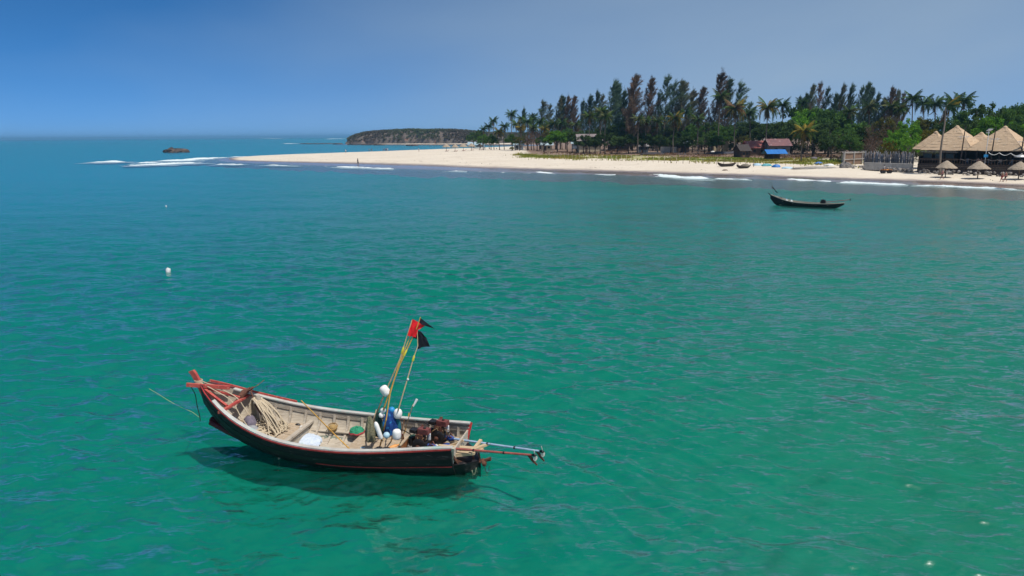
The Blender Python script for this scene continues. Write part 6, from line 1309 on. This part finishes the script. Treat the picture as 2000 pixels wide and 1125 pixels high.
# strand line: weed, sticks and husks left by the last high water
n = 26000; cx = rgg.uniform(-95, 92, n); cy = rgg.uniform(105, 300, n); zz, dd_, ww_ = land_z(cx, cy); q_ = dd_/ww_
keep = (dd_ > 0) & (((np.abs(q_-1.45-.25*vnoise(cx, cy, 14, 51)) < .10) & (rgg.random(n) < .8)) | ((q_ > 1.2) & (rgg.random(n) < .035))) & (vnoise(cx, cy, 6, 52) > .35)
C = np.stack([cx[keep], cy[keep], zz[keep]+.03], 1)
o = kind(link_np('strand_wrack', quads_mesh('strand_wrack', leaf_quads(C, .30, rgg, .85, .35)), mat('wrack', (.14, .10, .07), (.07, .05, .04), 2, .95)), 'stuff'); o['label'] = 'thin line of dark weed and husks along the high water mark'; o['category'] = 'wrack'
# ------------------------------------------------------------------ people
def bake_skin(J, E_, Rd, root=0, sub=1):
    me = bpy.data.meshes.new('body'); me.from_pydata([tuple(p) for p in J], E_, []); o = bpy.data.objects.new('tmp_body', me); COL.objects.link(o)
    md = o.modifiers.new('Skin', 'SKIN'); md.use_smooth_shade = True
    if not me.skin_vertices: me.skin_vertices.new() if hasattr(me.skin_vertices, 'new') else None
    for i, r_ in enumerate(Rd): d = me.skin_vertices[0].data[i]; d.radius = (r_, r_); d.use_root = (i == root)
    sb = o.modifiers.new('Sub', 'SUBSURF'); sb.levels = sub; sb.render_levels = sub
    dg_ = bpy.context.evaluated_depsgraph_get(); dg_.update(); m2 = bpy.data.meshes.new_from_object(o.evaluated_get(dg_)); bpy.data.objects.remove(o); return m2
def person(lab, base, h, face, shirt, pants, stride=.22, sit=False, skin=SKIN, arms=.15, longp=False, hold=None, group=None):
    """one continuous body in the pose, clothes and hair as children"""
    k = h/1.72; t = thing('person', lab, 'person', base, group); t.rotation_euler = (0, 0, face)      # local +X is forward
    if sit: hip = .45; kn = [(.42, .10, .48), (.42, -.10, .48)]; an = [(.45, .11, .08), (.45, -.11, .08)]; to = [(.60, .12, .04), (.60, -.12, .04)]
    else: hip = .92; kn = [(stride*.62+.03, .09, .50), (-stride*.35+.04, -.09, .50)]; an = [(stride, .09, .08), (-stride*1.15, -.09, .13)]; to = [(stride+.16, .10, .03), (-stride*1.15+.15, -.10, .04)]
    J = [(0, 0, hip), (.01, 0, hip+.22), (.0, 0, hip+.46), (.01, 0, hip+.56), (.03, 0, hip+.68), (.03, 0, hip+.79)]; Rd = [.135, .125, .145, .06, .085, .075]; E_ = [(0, 1), (1, 2), (2, 3), (3, 4), (4, 5)]
    for s, (kk, aa, tt) in zip((1, -1), zip(kn, an, to)):
        i = len(J); J += [(0, .09*s, hip-.06), kk, aa, tt]; Rd += [.095, .062, .042, .036]; E_ += [(0, i), (i, i+1), (i+1, i+2), (i+2, i+3)]
        i = len(J); sw_ = -s*arms; J += [(0, .19*s, hip+.45), (sw_*.5-.02, .25*s, hip+.19), (sw_*1.2+.06, .24*s, hip-.02), (sw_*1.4+.09, .24*s, hip-.11)]; Rd += [.062, .042, .032, .028]; E_ += [(2, i), (i, i+1), (i+1, i+2), (i+2, i+3)]
    J = np.array(J)*k; me = bake_skin(J, E_, np.array(Rd)*k); me.materials.clear(); me.materials.append(skin); o = bpy.data.objects.new('body', me); COL.objects.link(o); o.parent = t
    def part(nm, mb, m_):
        mm_ = MB_build_proto(mb, nm, m_); q = bpy.data.objects.new(nm, mm_); COL.objects.link(q); q.parent = t; return q
    J = J/k; sc = lambda L__: [np.array(p)*k for p in L__]
    part('hair', MB().ball(np.array([.012, 0, hip+.765])*k, (.098*k, .09*k, .085*k), n=10, m_=6), HAIR)
    if shirt:
        mb = MB().tube(sc([(0, 0, hip-.04), (.01, 0, hip+.2), (0, 0, hip+.44), (.0, 0, hip+.54)]), [.17*k, .155*k, .185*k, .08*k], 10)
        for s in (1, -1): mb.tube(sc([(0, .14*s, hip+.46), J[10 if s > 0 else 18]*.6+np.array([0, .19*s, hip+.45])*.4]), [.085*k, .07*k], 8)
        part('shirt', mb, TXT[shirt])
    mb = MB().tube(sc([(0, 0, hip+.12), (0, 0, hip-.02), (0, 0, hip-.12)]), [.155*k, .17*k, .14*k], 10)
    for i0 in (6, 14):
        a, b_ = J[i0], J[i0+1]; f = 1. if longp else .75; pts = [a, a+(b_-a)*f]; rr_ = [.115*k, .10*k]
        if longp: pts.append(b_+(J[i0+2]-b_)*.85); rr_.append(.065*k)
        mb.tube(sc(pts), rr_, 8)
    part('trousers' if longp else 'shorts', mb, TXT[pants]); return t
def PX(px, py): return G(px, py)
person('lone walker in black on the front of the spit', PX(699, 320.5), 1.75, .3, 'black', 'black', .25, skin=SKIND, longp=True)
person('person in white standing alone at the left on the far edge of the spit', PX(675.5, 299.5), 1.75, 1.5, 'white', 'grey', .05)
GP = 'walkers along the far edge of the spit'
person('left one of the dark pair on the far edge of the spit', PX(721, 296.8), 1.6, .2, 'grey', 'navy', .15, group=GP); person('right one of the dark pair on the far edge of the spit', PX(726, 296.5), 1.72, .2, 'black', 'black', .18, group=GP)
for i, (px, c1, c2, lab) in enumerate(((749, 'navy', 'blue', 'leftmost of the group of four on the far edge of the spit'), (752.7, 'purple', 'black', 'second of the group of four on the far edge of the spit'), (755, 'blue', 'navy', 'third of the group of four on the far edge of the spit'), (757.4, 'white', 'white', 'person in white at the right of the group of four'))): person(lab, PX(px, 295.8), 1.7, .1+i, c1, c2, .12, group=GP)
person('person in white walking alone between the group and the umbrellas', PX(818, 296.2), 1.75, .2, 'white', 'grey', .2)
person('person standing under the small trees by the left-hand palms', PX(947, 291.5), 1.7, 2., 'navy', 'navy', .04, longp=True)
person('person sitting low in the sand near the left-hand palms', PX(970, 291.5)-[0, 0, .38], 1.7, 1., 'grey', 'navy', sit=True)
person('walker in dark shorts beside the left-hand thatched umbrella', PX(1839.5, 350.5), 1.72, 2.9, 'pink', 'black', .26)
person('left one of the pair walking on the wet sand at the right', PX(1956, 355.5), 1.72, 3.0, None, 'red', .26, group='pair walking at the right'); person('right one of the pair walking on the wet sand at the right', PX(1963, 355), 1.70, 3.0, 'pink', 'black', .26, group='pair walking at the right')
person('left diner seated on the restaurant terrace', RP(rs(1904), 1.1, DZ+.07), 1.7, 1.0, 'pink', 'grey', sit=True, group='diners on the terrace'); person('right diner seated on the restaurant terrace', RP(rs(1911), 1.1, DZ+.07), 1.7, 2.2, 'red', 'navy', sit=True, group='diners on the terrace')
# quad bike with rider
p = G(1730.5, 338.5); qd = thing('quad_bike', 'dark quad bike with orange bodywork parked on the sand', 'quad bike', p); Q = lambda x, y, z: p+np.array([x, y, z])
for x in (-.62, .62):
    for y in (-.42, .42):
        w_ = MB().lathe(Q(x, y, .33), [(.18, -.13), (.31, -.12), (.33, -.06), (.33, .06), (.31, .12), (.18, .13)], 16, (0, 1, 0)).build('wheel', BLACKP, qd, smooth=True); MB().lathe(Q(x, y-.14*np.sign(-y)*-1, .33), [(.16, -.02), (.17, .02)], 12, (0, 1, 0)).build('rim', GREYWD, w_)
MB().box(Q(0, 0, .48), (1.2, .36, .26)).build('frame', IRON, qd); MB().box(Q(.12, 0, .70), (.62, .34, .24), taper=.8).build('fuel_tank', ORANGEP, qd); MB().box(Q(-.42, 0, .74), (.66, .36, .14)).build('seat', BLACKP, qd)
for x in (-.64, .64): MB().box(Q(x, 0, .70), (.62, 1.05, .06), roty(.08*np.sign(x))).build('mudguard', ORANGEP, qd)
MB().tube([Q(.30, 0, .72), Q(.22, 0, 1.0)], .035, 8).build('steering_post', IRON, qd); MB().tube([Q(.12, -.42, 1.02), Q(.24, -.2, 1.02), Q(.24, .2, 1.02), Q(.12, .42, 1.02)], .022, 8).build('handlebar', IRON, qd)
MB().ball(Q(.86, 0, .62), .09, n=10, m_=6).build('headlight', WHITEP, qd); MB().box(Q(-.80, 0, .80), (.4, .8, .04)).build('rear_rack', IRON, qd)
person('rider in white shirt sitting on the quad bike', Q(-.42, 0, .38), 1.7, 0, 'white', 'navy', sit=True, skin=SKIND)
# ================================================================== FAR BOAT, FLOATS, FOAM FLECKS
TB = np.array([(0, .06, .60, .40), (.6, .38, .53, .05), (1.3, .58, .47, -.20), (2.6, .74, .43, -.26), (4.2, .80, .42, -.27), (5.6, .74, .50, -.26), (6.8, .52, .72, -.22), (7.6, .28, .96, -.05), (8.2, .10, 1.14, .45), (8.45, .03, 1.22, .80)])
s_ = BO2.copy(); dv = (_b2-BO2); dv[2] = 0; dv /= np.linalg.norm(dv); s_ = BO2-dv*1.45; e_ = s_+dv*8.45
fb, FW = small_boat('anchored_boat', 'slender black wooden boat lying at anchor off the beach', s_, e_, TB, BLACKH, WOODI, 0.)
deckx = np.linspace(1.2, 7.2, 8)
for i in range(7): x = deckx[i]; MB().box(FW((deckx[i]+deckx[i+1])/2, 0, .10), (.82, 1.0-.1*abs(i-3), .03), rotz(math.atan2(dv[1], dv[0]))).build('floor_board', WOODI, fb)
MB().tube([FW(7.6, 0, .6), FW(8.3, 0, 1.1), FW(8.72, 0, 1.42)], [.08, .07, .05], 8).build('stem_post', BLACKH, fb, smooth=True)
MB().beam(FW(7.2, -.42, .86), FW(7.2, .42, .86), .12, .1).build('bow_beam', DKRED, fb)
MB().beam(FW(1.0, 0, .42), FW(1.0, 0, -.35), .10, .06).build('rudder_post', RUST, fb); MB().beam(FW(.7, 0, .30), FW(1.1, 0, -.30), .06, .05).build('rudder_iron', RUST, fb)
en = thing('far_boat_engine', 'black long-tail engine on the stern of the anchored far boat', 'engine', FW(2.3, 0, .45)); ra = math.atan2(dv[1], dv[0])
MB().box(FW(2.3, 0, .62), (.55, .36, .36), rotz(ra)).build('block', IRON, en); MB().box(FW(2.3, 0, .84), (.34, .30, .12), rotz(ra)).build('fuel_tank', BLACKP, en); MB().lathe(FW(2.2, -.22, .62), [(.05, -.03), (.2, -.02), (.2, .03), (.05, .04)], 14, (-dv[1], dv[0], 0)).build('flywheel', IRON, en)
MB().tube([FW(2.0, 0, .62), FW(.4, 0, .86), FW(-.6, 0, 1.02)], .028, 8).build('shaft', SHAFTR, en, smooth=True); MB().box(FW(-.62, 0, 1.02), (.05, .12, .30), rotz(ra)).build('propeller', IRON, en)
for x, y, h, lab in ((6.5, .1, .30, 'larger white jug near the bow of the far boat'), (5.9, .0, .24, 'smaller white jug amidships in the far boat')):
    p = FW(x, y, .42); t = thing('white_jug', lab, 'jug', p, 'white jugs in the far boat'); MB().lathe(p, [(.02, 0), (.15, .01), (.16, h*.6), (.06, h), (.05, h+.08)], 12).build('body', WHITEP, t, smooth=True); MB().lathe(p+[0, 0, h+.07], [(.055, 0), (.05, .05)], 10).build('cap', BLUEF, t)
p0 = FW(7.9, .1, .9); p1 = atY(1507.5, 362, p0[1]); ft = poleth('rag_pole', 'thin pole with black rags over the far boat bow', [p0, p0+(p1-p0)*.5, p1], [.025, .02, .015], GREYWD, group=None)
for k_, (a, b) in enumerate((((1508, 364), (1511.5, 368)), ((1511.5, 367.5), (1514.5, 371.5)), ((1514.5, 372), (1519, 376.5)))): cloth('rag', ft, [atY(a[0], a[1], p0[1]), atY(b[0], b[1]-1, p0[1]), atY(b[0]-.6, b[1]+1.2, p0[1]), atY(a[0]-.6, a[1]+1.6, p0[1])], FBLK, 5, 2, .03)
MB().tube([p1, atY(1511, 368, p0[1]), atY(1515, 372.5, p0[1]), atY(1519, 377, p0[1])], .012, 5).build('rag_cord', ROPED, ft)
for px, py, s, lab in ((328.5, 531, 1., 'white plastic float drifting alone on the water at the left'), (324.5, 403, .5, 'tiny white float far out on the water at the left')):
    p = at(px, py, 0.)-[0, 0, .05]; t = thing('drift_float', lab, 'float', p, 'white floats adrift'); MB().lathe(p, [(.06*s, 0), (.15*s, .02), (.16*s, .22*s), (.13*s, .27*s), (.05*s, .29*s)], 14, (.08, 0, 1), sq=(1, .9)).build('body', WHITEP, t, smooth=True); MB().tube([p+[-.05, 0, .28*s], p+[0, 0, .35*s], p+[.05, 0, .28*s]], .014, 6).build('handle', WHITEP, t)
# ------------------------------------------------------------------ air
HZ = bpy.data.materials.new('haze'); HZ.use_nodes = True; t = HZ.node_tree; t.nodes.clear(); ho = t.nodes.new('ShaderNodeOutputMaterial'); hv = t.nodes.new('ShaderNodeVolumePrincipled')
hv.inputs['Color'].default_value = (.28, .66, 1, 1); hv.inputs['Density'].default_value = .00013; hv.inputs['Anisotropy'].default_value = .2; t.links.new(hv.outputs[0], ho.inputs['Volume'])
kind(MB().box((0, 0, 20.4), (150000, 150000, 48.0)).build('haze', HZ, base=(0, 0, 0)), 'stuff')
